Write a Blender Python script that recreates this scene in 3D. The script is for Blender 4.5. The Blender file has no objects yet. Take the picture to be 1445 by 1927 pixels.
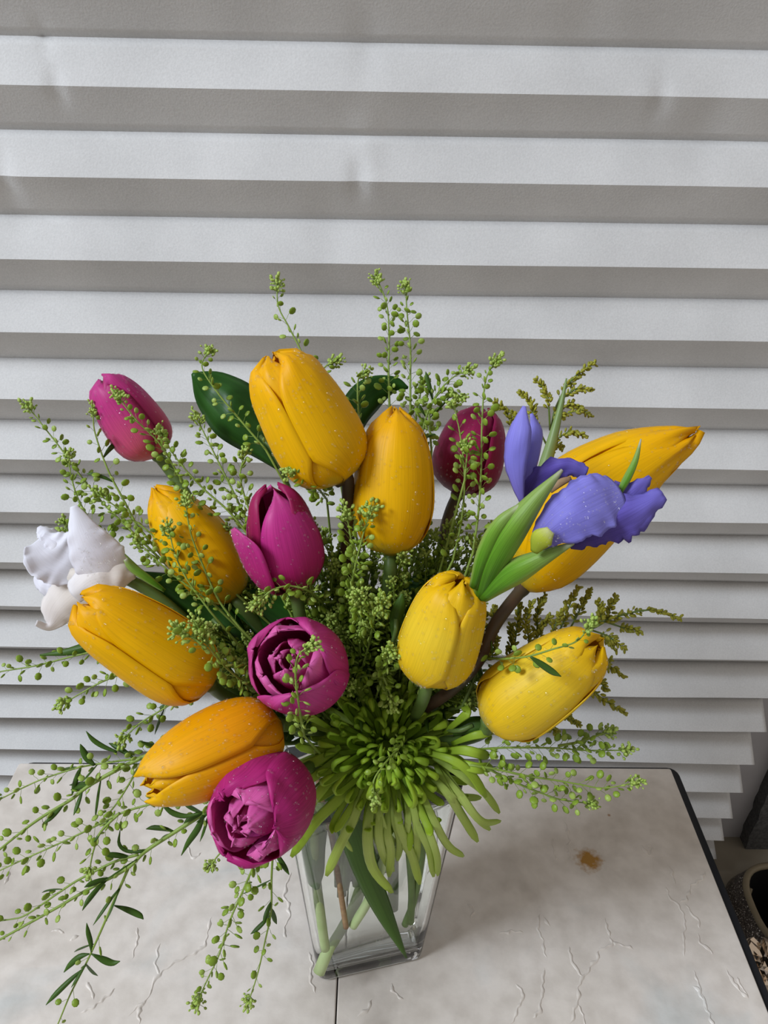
import bpy, bmesh, math, random
from mathutils import Vector, Matrix, noise
random.seed(7)
S = bpy.context.scene
# ------------------------------------------------------------------ camera
F = 1450.0; PITCH = 31.35; YAW = -0.9; ROLL = 1.2; H = 0.58
CR = (Matrix.Rotation(math.radians(YAW), 3, 'Z') @ Matrix.Rotation(math.radians(90 - PITCH), 3, 'X')
      @ Matrix.Rotation(math.radians(ROLL), 3, 'Z'))
CAM = Vector((0, 0, H))
cd = bpy.data.cameras.new('camera'); cam = bpy.data.objects.new('camera', cd)
S.collection.objects.link(cam)
cam.matrix_world = Matrix.Translation(CAM) @ CR.to_4x4()
cd.sensor_fit = 'AUTO'; cd.sensor_width = 36.0; cd.lens = F / 1927 * 36.0; cd.clip_start = 0.02
S.camera = cam
# ------------------------------------------------------------------ world, window light, exposure
W = bpy.data.worlds.new('room_light'); S.world = W; W.use_nodes = True
bg = W.node_tree.nodes['Background']; bg.inputs[0].default_value = (1.0, 0.93, 0.86, 1); bg.inputs[1].default_value = 0.35
def area(name, loc, target, sx, sy, power, col):
    ld = bpy.data.lights.new(name, 'AREA'); ld.shape = 'RECTANGLE'; ld.size = sx; ld.size_y = sy
    ld.energy = power; ld.color = col
    o = bpy.data.objects.new(name, ld); S.collection.objects.link(o); o.location = loc
    o.rotation_euler = (Vector(target) - Vector(loc)).to_track_quat('-Z', 'Y').to_euler()
area('window_light', (-2.35, -0.75, 2.55), (0, 0.45, 0.25), 1.0, 1.0, 104, (0.82, 0.90, 1.0))
S.view_settings.view_transform = 'Standard'; S.view_settings.look = 'None'
S.view_settings.exposure = 0.17; S.view_settings.gamma = 1.0; S.view_settings.use_curve_mapping = False

# ------------------------------------------------------------------ helpers
def ray(px, py): return CR @ Vector(((px - 722.5) / F, -(py - 963.5) / F, -1.0))
def P(px, py, d): return CAM + ray(px, py) * d
def onZ(px, py, z=0.0):
    r = ray(px, py); return CAM + r * ((z - H) / r.z)
def onY(px, py, y):
    r = ray(px, py); return CAM + r * (y / r.y)
def cr(pts, n):
    """Catmull-Rom through pts (tuples or Vectors) -> n samples"""
    pts = [Vector(p) for p in pts]
    m = len(pts)
    if m == 1: return pts * n
    ext = [pts[0] * 2 - pts[1]] + pts + [pts[-1] * 2 - pts[-2]]
    out = []
    for i in range(n):
        t = i / (n - 1) * (m - 1); k = min(int(t), m - 2); f = t - k
        a, b, c, d = ext[k], ext[k + 1], ext[k + 2], ext[k + 3]
        out.append(0.5 * ((2 * b) + (c - a) * f + (2 * a - 5 * b + 4 * c - d) * f * f + (3 * b - a - 3 * c + d) * f ** 3))
    return out
def cr1(vals, n): return [v.x for v in cr([(v, 0, 0) for v in vals], n)]
def ev(tab, s):
    """smooth table lookup [(s,v),...]"""
    for i in range(len(tab) - 1):
        if s <= tab[i + 1][0]:
            a, b = tab[i], tab[i + 1]; f = (s - a[0]) / (b[0] - a[0])
            p = tab[i - 1] if i else a; q = tab[i + 2] if i + 2 < len(tab) else b
            h = b[0] - a[0]
            ma = (b[1] - p[1]) / (b[0] - p[0]) * h if i else (b[1] - a[1]) * 1.6
            mb = (q[1] - a[1]) / (q[0] - a[0]) * h if i + 2 < len(tab) else (b[1] - a[1])
            f2, f3 = f * f, f ** 3
            return (2 * f3 - 3 * f2 + 1) * a[1] + (f3 - 2 * f2 + f) * ma + (3 * f2 - 2 * f3) * b[1] + (f3 - f2) * mb
    return tab[-1][1]
class MB:
    def __init__(s): s.v = []; s.f = []; s.m = []; s.uv = []
    def add(s, vs, fs, mi=0, uv=None):
        o = len(s.v); s.v += [Vector(v) for v in vs]
        s.f += [tuple(i + o for i in f) for f in fs]; s.m += [mi] * len(fs)
        s.uv += uv if uv else [(0, 0)] * len(vs)
    def mesh(s, name, mats, origin=Vector((0, 0, 0)), smooth=True):
        me = bpy.data.meshes.new(name)
        me.from_pydata([tuple(v - origin) for v in s.v], [], s.f)
        for m in (mats if isinstance(mats, (list, tuple)) else [mats]): me.materials.append(m)
        me.polygons.foreach_set('material_index', s.m)
        if smooth: me.polygons.foreach_set('use_smooth', [True] * len(s.f))
        ul = me.uv_layers.new(name='UVMap')
        for p in me.polygons:
            for li in p.loop_indices: ul.data[li].uv = s.uv[me.loops[li].vertex_index]
        me.update(); return me
def link(name, data, parent=None, loc=None):
    o = bpy.data.objects.new(name, data); S.collection.objects.link(o)
    if parent: o.parent = parent
    if loc is not None: o.location = loc
    return o
ORG = {}
def root(name, label, cat, loc, group=None):
    o = link(name, None, None, loc); o.empty_display_size = 0.01
    o['label'] = label; o['category'] = cat
    if group: o['group'] = group
    ORG[o] = Vector(loc); return o
def part(name, mb, mats, parent, kind=None, thick=0, label=None, smooth=True):
    org = ORG[parent]
    o = link(name, mb.mesh(name, mats, org, smooth), parent); ORG[o] = org
    if kind: o['kind'] = kind
    if label: o['label'] = label
    if thick:
        md = o.modifiers.new('thickness', 'SOLIDIFY'); md.thickness = thick; md.offset = 0
    return o
def grid_faces(nv, nu, wrap=False):
    fs = []
    for i in range(nv - 1):
        for j in range(nu if wrap else nu - 1):
            k = (j + 1) % nu
            fs.append((i * nu + j, i * nu + k, (i + 1) * nu + k, (i + 1) * nu + j))
    return fs
def tube(mb, pts, rad, sides=8, mi=0, flat=1.0, groove=0.0, cap=True, upv=None):
    n = len(pts); vs = []; uv = []
    up = upv or Vector((0.13, -0.2, 0.97))
    prev = None
    for i, p in enumerate(pts):
        t = (pts[min(i + 1, n - 1)] - pts[max(i - 1, 0)])
        t = t.normalized() if t.length > 1e-9 else Vector((0, 0, 1))
        a = (prev if prev else up); a = a - t * a.dot(t)
        if a.length < 1e-4: a = t.orthogonal()
        a.normalize(); prev = a; b = t.cross(a)
        r = rad[i] if isinstance(rad, (list, tuple)) else rad
        for j in range(sides):
            th = 2 * math.pi * j / sides + math.pi / 2
            k = r * (1 - groove * max(0, math.sin(th)) ** 6)
            vs.append(p + b * (math.cos(th) * r) + a * (math.sin(th) * k * flat)); uv.append((j / sides, i / (n - 1)))
    fs = grid_faces(n, sides, True)
    if cap:
        fs.append(tuple(range(sides))[::-1]); fs.append(tuple((n - 1) * sides + j for j in range(sides)))
    mb.add(vs, fs, mi, uv)
def ellipsoid(mb, c, ax, ay, az, nu=6, nv=4, mi=0):
    vs = [c - az]
    for i in range(1, nv):
        th = -math.pi / 2 + math.pi * i / nv
        for j in range(nu):
            ph = 2 * math.pi * j / nu
            vs.append(c + ax * (math.cos(th) * math.cos(ph)) + ay * (math.cos(th) * math.sin(ph)) + az * math.sin(th))
    vs.append(c + az); fs = []
    for j in range(nu): fs.append((0, 1 + (j + 1) % nu, 1 + j))
    for i in range(nv - 2):
        for j in range(nu):
            a = 1 + i * nu + j; b = 1 + i * nu + (j + 1) % nu
            fs.append((a, b, b + nu, a + nu))
    t = len(vs) - 1; q = 1 + (nv - 2) * nu
    for j in range(nu): fs.append((q + j, q + (j + 1) % nu, t))
    mb.add(vs, fs, mi, [(0.5, 0.5)] * len(vs))
def box(mb, x0, y0, z0, x1, y1, z1, mi=0):
    vs = [(x, y, z) for z in (z0, z1) for y in (y0, y1) for x in (x0, x1)]
    mb.add(vs, [(0, 2, 3, 1), (4, 5, 7, 6), (0, 1, 5, 4), (2, 6, 7, 3), (0, 4, 6, 2), (1, 3, 7, 5)], mi)
def blade(path, hw, cup=0.2, roll=0.0, nl=18, na=7, wavy=0.0, seed=0, world=False, edgew=0.0, ruf=0.0):
    """strap / leaf / petal surface along a centre line; widths in px at that depth (or metres if world)"""
    C = cr([p if world else P(*p) for p in path], nl)
    if world: w = cr1(hw, nl)
    else:
        dd = cr1([p[2] for p in path], nl); w = [a * d / F for a, d in zip(cr1(hw, nl), dd)]
    rr = cr1(roll, nl) if isinstance(roll, (list, tuple)) else [roll] * nl
    mb = MB(); vs = []; uv = []
    for i, c in enumerate(C):
        t = (C[min(i + 1, nl - 1)] - C[max(i - 1, 0)]).normalized()
        v = (CAM - c).normalized() if not world else Vector((0, 0, 1))
        sd = t.cross(v)
        if sd.length < 1e-4: sd = t.orthogonal()
        sd.normalize(); sd = Matrix.Rotation(rr[i], 3, t) @ sd
        nn = sd.cross(t).normalized()
        for j in range(na):
            u = -1 + 2 * j / (na - 1); ww = max(w[i], 1e-5)
            k = wavy * ww * noise.noise(Vector((u * 1.3 + seed, i / nl * 5, seed * 3.1)))
            k += ruf * ww * abs(u) ** 3 * (math.sin(i / nl * 34 + seed + (1 if u > 0 else 3)) * .6 + noise.noise(Vector((u, i / nl * 11, seed)))) * min(1, i / nl * 2)
            e = 1 + edgew * abs(u) ** 2 * noise.noise(Vector((u * 2 + seed, i / nl * 16, 7.7)))
            vs.append(c + sd * (u * ww * e) - nn * (cup * ww * u * u) + nn * k); uv.append((j / (na - 1), i / (nl - 1)))
    mb.add(vs, grid_faces(nl, na), 0, uv); return mb

# ------------------------------------------------------------------ materials
def mat(name, nodes=None):
    m = bpy.data.materials.new(name); m.use_nodes = True
    return m, m.node_tree.nodes, m.node_tree.links, m.node_tree.nodes['Principled BSDF']
def ramp(N, stops):
    r = N.new('ShaderNodeValToRGB'); e = r.color_ramp.elements
    while len(e) < len(stops): e.new(0.5)
    for el, (p, c) in zip(e, stops): el.position = p; el.color = (*c, 1)
    return r
def petal_mat(name, stops, across=None, trans=0.25, rough=0.42, vein=0.12, sss=0.0, dewbump=0.0, streak=70):
    """colour ramp along the petal, fine length-wise veins, part of the light shines through"""
    m, N, L, b = mat(name)
    uv = N.new('ShaderNodeUVMap'); sp = N.new('ShaderNodeSeparateXYZ'); L.new(uv.outputs[0], sp.inputs[0])
    mp = N.new('ShaderNodeMapping'); mp.inputs['Scale'].default_value = (streak, 2.2, 1); L.new(uv.outputs[0], mp.inputs[0])
    ns = N.new('ShaderNodeTexNoise'); ns.inputs['Scale'].default_value = 1.0; ns.inputs['Detail'].default_value = 3
    L.new(mp.outputs[0], ns.inputs['Vector'])
    n2 = N.new('ShaderNodeTexNoise'); n2.inputs['Scale'].default_value = 60; tc = N.new('ShaderNodeTexCoord')
    L.new(tc.outputs['Object'], n2.inputs['Vector'])
    ad = N.new('ShaderNodeMath'); ad.operation = 'MULTIPLY_ADD'; L.new(n2.outputs[0], ad.inputs[0]); ad.inputs[1].default_value = 0.3
    sb = N.new('ShaderNodeMath'); sb.operation = 'SUBTRACT'; L.new(sp.outputs['Y'], sb.inputs[0]); sb.inputs[1].default_value = 0.15
    L.new(sb.outputs[0], ad.inputs[2])
    rp = ramp(N, stops); L.new(ad.outputs[0], rp.inputs[0])
    mx = N.new('ShaderNodeMix'); mx.data_type = 'RGBA'; mx.blend_type = 'MULTIPLY'; mx.inputs[0].default_value = vein * 3
    vr = ramp(N, [(0.3, (0.62, 0.62, 0.62)), (0.65, (1, 1, 1))]); L.new(ns.outputs[0], vr.inputs[0])
    L.new(rp.outputs[0], mx.inputs[6]); L.new(vr.outputs[0], mx.inputs[7])
    col = mx.outputs[2]
    if across:   # second colour towards the edges of the petal
        ab = N.new('ShaderNodeMath'); ab.operation = 'SUBTRACT'; L.new(sp.outputs['X'], ab.inputs[0]); ab.inputs[1].default_value = 0.5
        aa = N.new('ShaderNodeMath'); aa.operation = 'ABSOLUTE'; L.new(ab.outputs[0], aa.inputs[0])
        ar = ramp(N, [(0.25, (0, 0, 0)), (0.5, (1, 1, 1))]); L.new(aa.outputs[0], ar.inputs[0])
        m2 = N.new('ShaderNodeMix'); m2.data_type = 'RGBA'; L.new(ar.outputs[0], m2.inputs[0]); L.new(col, m2.inputs[6])
        m2.inputs[7].default_value = (*across, 1); col = m2.outputs[2]
    L.new(col, b.inputs['Base Color']); b.inputs['Roughness'].default_value = rough
    b.inputs['Specular IOR Level'].default_value = 0.22
    bp = N.new('ShaderNodeBump'); bp.inputs['Strength'].default_value = 0.25; bp.inputs['Distance'].default_value = 0.0004
    L.new(ns.outputs[0], bp.inputs['Height']); nrm = bp
    if dewbump:
        vo = N.new('ShaderNodeTexVoronoi'); vo.inputs['Scale'].default_value = 420; L.new(tc.outputs['Object'], vo.inputs['Vector'])
        r2 = ramp(N, [(0.0, (1, 1, 1)), (0.32, (0, 0, 0))]); L.new(vo.outputs['Distance'], r2.inputs[0])
        b2 = N.new('ShaderNodeBump'); b2.inputs['Strength'].default_value = dewbump; b2.inputs['Distance'].default_value = 0.0006
        L.new(r2.outputs[0], b2.inputs['Height']); L.new(bp.outputs[0], b2.inputs['Normal']); nrm = b2
    L.new(nrm.outputs[0], b.inputs['Normal'])
    tr = N.new('ShaderNodeBsdfTranslucent'); L.new(col, tr.inputs[0]); ms = N.new('ShaderNodeMixShader')
    ms.inputs[0].default_value = trans; out = N['Material Output']
    L.new(b.outputs[0], ms.inputs[1]); L.new(tr.outputs[0], ms.inputs[2]); L.new(ms.outputs[0], out.inputs[0])
    return m
def plain(name, c1, c2=None, rough=0.5, scale=40, trans=0.0, spec=0.4, metal=0.0, bump=0.0, coord='Object'):
    m, N, L, b = mat(name); tc = N.new('ShaderNodeTexCoord')
    ns = N.new('ShaderNodeTexNoise'); ns.inputs['Scale'].default_value = scale; ns.inputs['Detail'].default_value = 4
    L.new(tc.outputs[coord], ns.inputs['Vector'])
    rp = ramp(N, [(0.35, c1), (0.65, c2 or tuple(x * 0.8 for x in c1))]); L.new(ns.outputs[0], rp.inputs[0])
    L.new(rp.outputs[0], b.inputs['Base Color']); b.inputs['Roughness'].default_value = rough
    b.inputs['Specular IOR Level'].default_value = spec; b.inputs['Metallic'].default_value = metal
    if bump:
        bp = N.new('ShaderNodeBump'); bp.inputs['Strength'].default_value = bump; bp.inputs['Distance'].default_value = 0.001
        L.new(ns.outputs[0], bp.inputs['Height']); L.new(bp.outputs[0], b.inputs['Normal'])
    if trans:
        tr = N.new('ShaderNodeBsdfTranslucent'); L.new(rp.outputs[0], tr.inputs[0]); ms = N.new('ShaderNodeMixShader')
        ms.inputs[0].default_value = trans
        L.new(b.outputs[0], ms.inputs[1]); L.new(tr.outputs[0], ms.inputs[2]); L.new(ms.outputs[0], N['Material Output'].inputs[0])
    return m
YEL = petal_mat('yellow_petal', [(0.0, (0.62, 0.50, 0.04)), (0.12, (0.93, 0.52, 0.001)), (0.7, (1.0, 0.57, 0.0005)), (1.0, (0.99, 0.50, 0.001))], dewbump=0.0)
YEP = petal_mat('pale_yellow_petal', [(0.0, (0.55, 0.45, 0.10)), (0.15, (0.90, 0.60, 0.012)), (0.6, (0.97, 0.70, 0.04)), (1.0, (0.96, 0.58, 0.003))], dewbump=0.0)
ORA = petal_mat('orange_yellow_petal', [(0.0, (0.88, 0.38, 0.002)), (0.4, (0.96, 0.39, 0.002)), (1.0, (0.97, 0.56, 0.002))], dewbump=0.0)
MAG = petal_mat('magenta_petal', [(0.0, (0.42, 0.04, 0.10)), (0.3, (0.54, 0.020, 0.19)), (0.8, (0.62, 0.04, 0.29)), (1.0, (0.66, 0.08, 0.33))], dewbump=0.0, vein=0.2, trans=0.2)
PNK = petal_mat('pink_petal', [(0.0, (0.80, 0.17, 0.16)), (0.25, (0.74, 0.11, 0.22)), (0.7, (0.66, 0.05, 0.28)), (1.0, (0.64, 0.06, 0.30))], across=(0.36, 0.015, 0.10), dewbump=0.0, vein=0.2)
RSE = petal_mat('rose_petal', [(0.0, (0.55, 0.02, 0.20)), (0.5, (0.82, 0.07, 0.42)), (1.0, (0.88, 0.18, 0.52))], dewbump=0.0, vein=0.15, trans=0.3)
RSD = petal_mat('dusky_rose_petal', [(0.0, (0.42, 0.10, 0.10)), (0.3, (0.50, 0.03, 0.17)), (1.0, (0.58, 0.03, 0.24))], dewbump=0.0, vein=0.25)
DKM = petal_mat('wine_petal', [(0.0, (0.22, 0.03, 0.05)), (0.3, (0.36, 0.015, 0.08)), (1.0, (0.44, 0.02, 0.13))], dewbump=0.0, vein=0.2)
LIL = petal_mat('violet_petal', [(0.0, (0.22, 0.17, 0.55)), (0.35, (0.27, 0.25, 0.80)), (1.0, (0.33, 0.31, 0.86))], trans=0.25, rough=0.5, vein=0.16, streak=40)
DVI = petal_mat('deep_violet_petal', [(0.0, (0.07, 0.04, 0.22)), (0.5, (0.13, 0.09, 0.46)), (1.0, (0.20, 0.17, 0.62))], trans=0.2, rough=0.5, vein=0.2, streak=40)
IYE = petal_mat('iris_throat_patch', [(0.0, (0.30, 0.40, 0.03)), (0.6, (0.55, 0.62, 0.06)), (1.0, (0.68, 0.70, 0.30))], rough=0.5)
WHI = petal_mat('white_petal', [(0.0, (0.86, 0.83, 0.84)), (0.4, (0.91, 0.90, 0.97)), (1.0, (0.93, 0.93, 1.0))], trans=0.3, rough=0.5, vein=0.05, dewbump=0.0, streak=40)
WHC = petal_mat('cream_white_petal', [(0.0, (0.80, 0.72, 0.62)), (0.6, (0.87, 0.82, 0.80)), (1.0, (0.89, 0.87, 0.89))], trans=0.22, rough=0.5, vein=0.06, dewbump=0.0, streak=40)
MUM = petal_mat('lime_petal', [(0.0, (0.22, 0.36, 0.02)), (0.5, (0.38, 0.55, 0.05)), (1.0, (0.36, 0.54, 0.03))], trans=0.2, rough=0.45, vein=0.14, streak=9)
MUP = petal_mat('pale_lime_petal', [(0.0, (0.30, 0.45, 0.05)), (0.5, (0.56, 0.70, 0.18)), (1.0, (0.42, 0.58, 0.05))], trans=0.2, rough=0.45, vein=0.2, streak=9)
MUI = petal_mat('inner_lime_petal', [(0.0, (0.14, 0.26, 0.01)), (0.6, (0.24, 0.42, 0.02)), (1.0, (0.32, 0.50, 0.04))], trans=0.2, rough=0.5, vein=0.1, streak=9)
LEF = petal_mat('leaf_green', [(0.0, (0.05, 0.11, 0.015)), (1.0, (0.07, 0.15, 0.02))], trans=0.15, rough=0.38, vein=0.2, streak=16)
LEB = petal_mat('broad_leaf_green', [(0.0, (0.025, 0.085, 0.012)), (1.0, (0.03, 0.12, 0.015))], trans=0.22, rough=0.35, vein=0.3, streak=9)
SHE = petal_mat('sheath_green', [(0.0, (0.07, 0.20, 0.012)), (0.30, (0.13, 0.34, 0.02)), (0.55, (0.20, 0.40, 0.04)), (0.85, (0.30, 0.42, 0.12)), (1.0, (0.62, 0.60, 0.50))], across=(0.30, 0.44, 0.10), trans=0.12, rough=0.38, vein=0.33, streak=34)
STM = plain('flower_stem_green', (0.08, 0.13, 0.03), (0.11, 0.18, 0.04), 0.45, 60)  # olive darkened: the shade among the blooms is put into the stem colour
STP = plain('pale_stem_green', (0.36, 0.47, 0.20), (0.46, 0.56, 0.28), 0.45, 60)
STB = plain('brown_stem', (0.09, 0.045, 0.025), (0.06, 0.05, 0.03), 0.5, 60)
STT = plain('tan_stem', (0.36, 0.24, 0.12), (0.26, 0.15, 0.08), 0.55, 200)
SPG = plain('sprig_stem_green', (0.19, 0.28, 0.04), (0.24, 0.34, 0.06), 0.5, 90)
POD = plain('seed_pod_green', (0.22, 0.35, 0.025), (0.30, 0.43, 0.05), 0.42, 400, trans=0.25)
PDL = plain('light_seed_pod', (0.36, 0.50, 0.07), (0.46, 0.60, 0.16), 0.42, 400, trans=0.3)
HED = plain('sprig_bud_green', (0.50, 0.62, 0.16), (0.36, 0.52, 0.08), 0.5, 500, trans=0.2)
GLD = plain('goldenrod_bud', (0.40, 0.38, 0.03), (0.26, 0.27, 0.03), 0.55, 500, trans=0.15)
def water_mat(name, rough=0.0, col=(1, 1, 1), ior=1.33):
    m, N, L, b = mat(name); b.inputs['Base Color'].default_value = (*col, 1); b.inputs['Roughness'].default_value = rough
    b.inputs['Transmission Weight'].default_value = 1.0; b.inputs['IOR'].default_value = ior; return m
DEW, N, L, b = mat('water_drop'); N.remove(b); tr = N.new('ShaderNodeBsdfTransparent'); gl = N.new('ShaderNodeBsdfGlossy'); gl.inputs['Roughness'].default_value = .06
fr = N.new('ShaderNodeLayerWeight'); fr.inputs[0].default_value = .3; pw = N.new('ShaderNodeMath'); pw.operation = 'POWER'; pw.inputs[1].default_value = 3; L.new(fr.outputs['Facing'], pw.inputs[0])
ma = N.new('ShaderNodeMath'); ma.operation = 'MULTIPLY_ADD'; ma.inputs[1].default_value = .4; ma.inputs[2].default_value = .08; L.new(pw.outputs[0], ma.inputs[0]); ms = N.new('ShaderNodeMixShader'); L.new(ma.outputs[0], ms.inputs[0]); L.new(tr.outputs[0], ms.inputs[1]); L.new(gl.outputs[0], ms.inputs[2]); L.new(ms.outputs[0], N['Material Output'].inputs[0])
GLASS = water_mat('clear_glass', 0.0, (0.96, 0.985, 0.97), 1.47); WATER = water_mat('vase_water', 0.0, (0.985, 0.995, 0.985), 1.33)

# ------------------------------------------------------------------ the setting
paper, N, L, b = mat('shade_paper')
tc = N.new('ShaderNodeTexCoord'); n1 = N.new('ShaderNodeTexNoise'); n1.inputs['Scale'].default_value = 700; n1.inputs['Detail'].default_value = 2
n2 = N.new('ShaderNodeTexNoise'); n2.inputs['Scale'].default_value = 14; n2.inputs['Detail'].default_value = 3
L.new(tc.outputs['Object'], n1.inputs[0]); L.new(tc.outputs['Object'], n2.inputs[0])
r1 = ramp(N, [(0.3, (0.60, 0.595, 0.59)), (0.7, (0.685, 0.68, 0.675))]); L.new(n2.outputs[0], r1.inputs[0])
r2 = ramp(N, [(0.25, (0.90, 0.90, 0.90)), (0.7, (1, 1, 1))]); L.new(n1.outputs[0], r2.inputs[0])
mx = N.new('ShaderNodeMix'); mx.data_type = 'RGBA'; mx.blend_type = 'MULTIPLY'; mx.inputs[0].default_value = 1
L.new(r1.outputs[0], mx.inputs[6]); L.new(r2.outputs[0], mx.inputs[7]); L.new(mx.outputs[2], b.inputs['Base Color'])
b.inputs['Roughness'].default_value = 0.75; b.inputs['Specular IOR Level'].default_value = 0.2
bp = N.new('ShaderNodeBump'); bp.inputs['Strength'].default_value = 0.25; bp.inputs['Distance'].default_value = 0.0006
L.new(n1.outputs[0], bp.inputs['Height']); L.new(bp.outputs[0], b.inputs['Normal'])

RY = 0.58
RID = [(158, 188), (330, 354), (487, 507), (626, 644), (751, 770), (864, 885), (964, 985), (1058, 1080), (1141, 1165), (1217, 1242),
       (1289, 1313), (1351.5, 1376), (1410.5, 1436), (1460, 1489), (1508, 1538), (1548, 1579)]
zr = [(onY(0, a, RY).z, onY(1445, c, RY).z) for a, c in RID]
XA, XB = onY(0, 400, RY).x, onY(1445, 400, RY).x
zr = [(zr[0][0] + (3 - k) * 0.0555, zr[0][1] + (3 - k) * 0.0555) for k in range(3)] + zr
zr += [(zr[-1][0] - 0.036, zr[-1][1] - 0.036)]
shade = root('pleated_window_shade', 'white pleated paper shade hanging across the whole window behind the flowers', 'window shade', (0.0, RY, 0.75))
DENTS = [(675, 333, .006, .012), (690, 270, -.003, .02), (112, 160, .005, .010), (80, 72, .004, .009), (1238, 180, .004, .012), (1330, 240, .003, .03),
         (10, 325, .005, .014), (690, 90, .003, .02), (620, 440, .002, .03), (20, 380, .003, .02), (1100, 45, .002, .03)]
DW = [(onY(a, c, RY + 0.01), d, w) for a, c, d, w in DENTS]
nx = 260
def zat(pair, x): return pair[0] + (pair[1] - pair[0]) * (x + 0.2885) / (0.6)
x_l, x_r = -0.62, 0.424
XL, XR = onY(0, 700, RY).x, onY(1445, 700, RY).x
def zat2(pair, x, py_pair=None):
    return pair[0] + (pair[1] - pair[0]) * (x - XL) / (XR - XL)
for k in range(1, len(zr)):
    up, me_, dn = zr[k - 1], zr[k], (zr[k + 1] if k + 1 < len(zr) else (zr[k][0] - 0.036, zr[k][1] - 0.036))
    amp_ = lambda z: 0.5 * (0.0145 + 0.0135 * min(1, max(0, (0.54 - z) / 0.56)))
    mb = MB(); vs = []; uv = []; rows = 11
    for r in range(rows):
        f = r / (rows - 1)
        for i in range(nx):
            x = x_l + (x_r - x_l) * i / (nx - 1)
            zt = (zat2(up, x) + zat2(me_, x)) / 2; zb = (zat2(dn, x) + zat2(me_, x)) / 2; zm = zat2(me_, x)
            z, yy = ((zt + (zm - zt) * f * 2), 1 - 4 * f) if f <= 0.5 else ((zm + (zb - zm) * (f - 0.5) * 2), 4 * f - 3)
            yy = RY + amp_(z) * (1 + yy)
            yy += 0.0012 * noise.noise(Vector((x * 5, z * 14, 0.3))) + 0.0008 * noise.noise(Vector((x * 9, z * 40, 1.3)))
            z += 0.0012 * noise.noise(Vector((x * 2.2, z * 9, 4.2)))
            for c, d, w in DW:
                q = (x - c.x) ** 2 / (w * 0.5) ** 2 + (z - c.z) ** 2 / w ** 2
                if q < 9: yy += d * 0.5 * math.exp(-q)
            vs.append((x, yy, z)); uv.append((i / nx, f))
    mb.add(vs, grid_faces(rows, nx), 0, uv)
    o = part('pleat', mb, paper, shade, thick=0.0003, smooth=False)
    me = o.data
    # smooth inside each facet, sharp along the fold
    me.polygons.foreach_set('use_smooth', [True] * len(me.polygons))
    half = (rows - 1) // 2 * nx
    at = me.attributes.new('sharp_edge', 'BOOLEAN', 'EDGE')
    for e in me.edges:
        a, c = e.vertices
        if half <= a < half + nx and half <= c < half + nx: at.data[e.index].value = True

def struct(name, mb, m, smooth=False):
    o = link(name, mb.mesh(name, m, smooth=smooth)); o['kind'] = 'structure'; return o
WALL = plain('wall_paint', (0.50, 0.49, 0.51), (0.46, 0.45, 0.47), 0.7, 20, bump=0.05)
DARKW = plain('dark_wall_texture', (0.060, 0.060, 0.062), (0.11, 0.11, 0.11), 0.9, 300, bump=0.6)
SILL = plain('sill_stone', (0.30, 0.26, 0.20), (0.24, 0.21, 0.16), 0.6, 15)
FLOOR = plain('floor_grey', (0.20, 0.18, 0.15), (0.14, 0.13, 0.11), 0.6, 12)
m1 = MB(); box(m1, -1.4, 0.640, -0.75, 1.3, 0.70, 1.5); struct('wall_back', m1, WALL)
# dark rough strip right of the shade, with a ragged edge
m1 = MB(); n = 70; vs = []
for i in range(n):
    z = -0.31 + 0.75 * i / (n - 1)
    x = 0.486 + 0.0035 * noise.noise(Vector((z * 60, 2, 0))) + 0.003 * noise.noise(Vector((z * 170, 5, 0)))
    vs += [(x, 0.622, z), (1.1, 0.622, z), (x, 0.641, z), (1.1, 0.641, z)]
fs = []
for i in range(n - 1):
    a = i * 4; c = a + 4
    fs += [(a, a + 1, c + 1, c), (a, c, c + 2, a + 2), (a + 2, c + 2, c + 3, a + 3)]
fs += [(0, 2, 3, 1), (4 * n - 4, 4 * n - 3, 4 * n - 1, 4 * n - 2)]
m1.add(vs, fs); struct('trim_1', m1, DARKW)
m1 = MB(); box(m1, -1.4, 0.555, -0.335, 1.3, 0.641, -0.303); struct('window_sill', m1, SILL)
m1 = MB(); box(m1, -1.4, 0.575, -0.75, 1.3, 0.641, -0.335); struct('wall_below_sill', m1, WALL)
m1 = MB(); box(m1, -1.4, -1.2, -0.80, 1.3, 0.641, -0.75); struct('floor', m1, FLOOR)

# ------------------------------------------------------------------ table
tile, N, L, b = mat('stone_tile')
tc = N.new('ShaderNodeTexCoord')
def nz(sc, det=4, dist=0.0):
    n_ = N.new('ShaderNodeTexNoise'); n_.inputs['Scale'].default_value = sc; n_.inputs['Detail'].default_value = det
    n_.inputs['Distortion'].default_value = dist; L.new(tc.outputs['Object'], n_.inputs[0]); return n_
a1 = nz(11, 5, 0.6); a2 = nz(60, 6); a3 = nz(420, 2)
c1 = ramp(N, [(0.26, (0.48, 0.43, 0.38)), (0.42, (0.68, 0.62, 0.555)), (0.58, (0.745, 0.685, 0.625)), (0.74, (0.62, 0.615, 0.585))]); L.new(a1.outputs[0], c1.inputs[0])
c2 = ramp(N, [(0.3, (0.80, 0.785, 0.77)), (0.62, (1, 1, 1))]); L.new(a2.outputs[0], c2.inputs[0])
mx = N.new('ShaderNodeMix'); mx.data_type = 'RGBA'; mx.blend_type = 'MULTIPLY'; mx.inputs[0].default_value = 0.8
L.new(c1.outputs[0], mx.inputs[6]); L.new(c2.outputs[0], mx.inputs[7])
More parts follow.
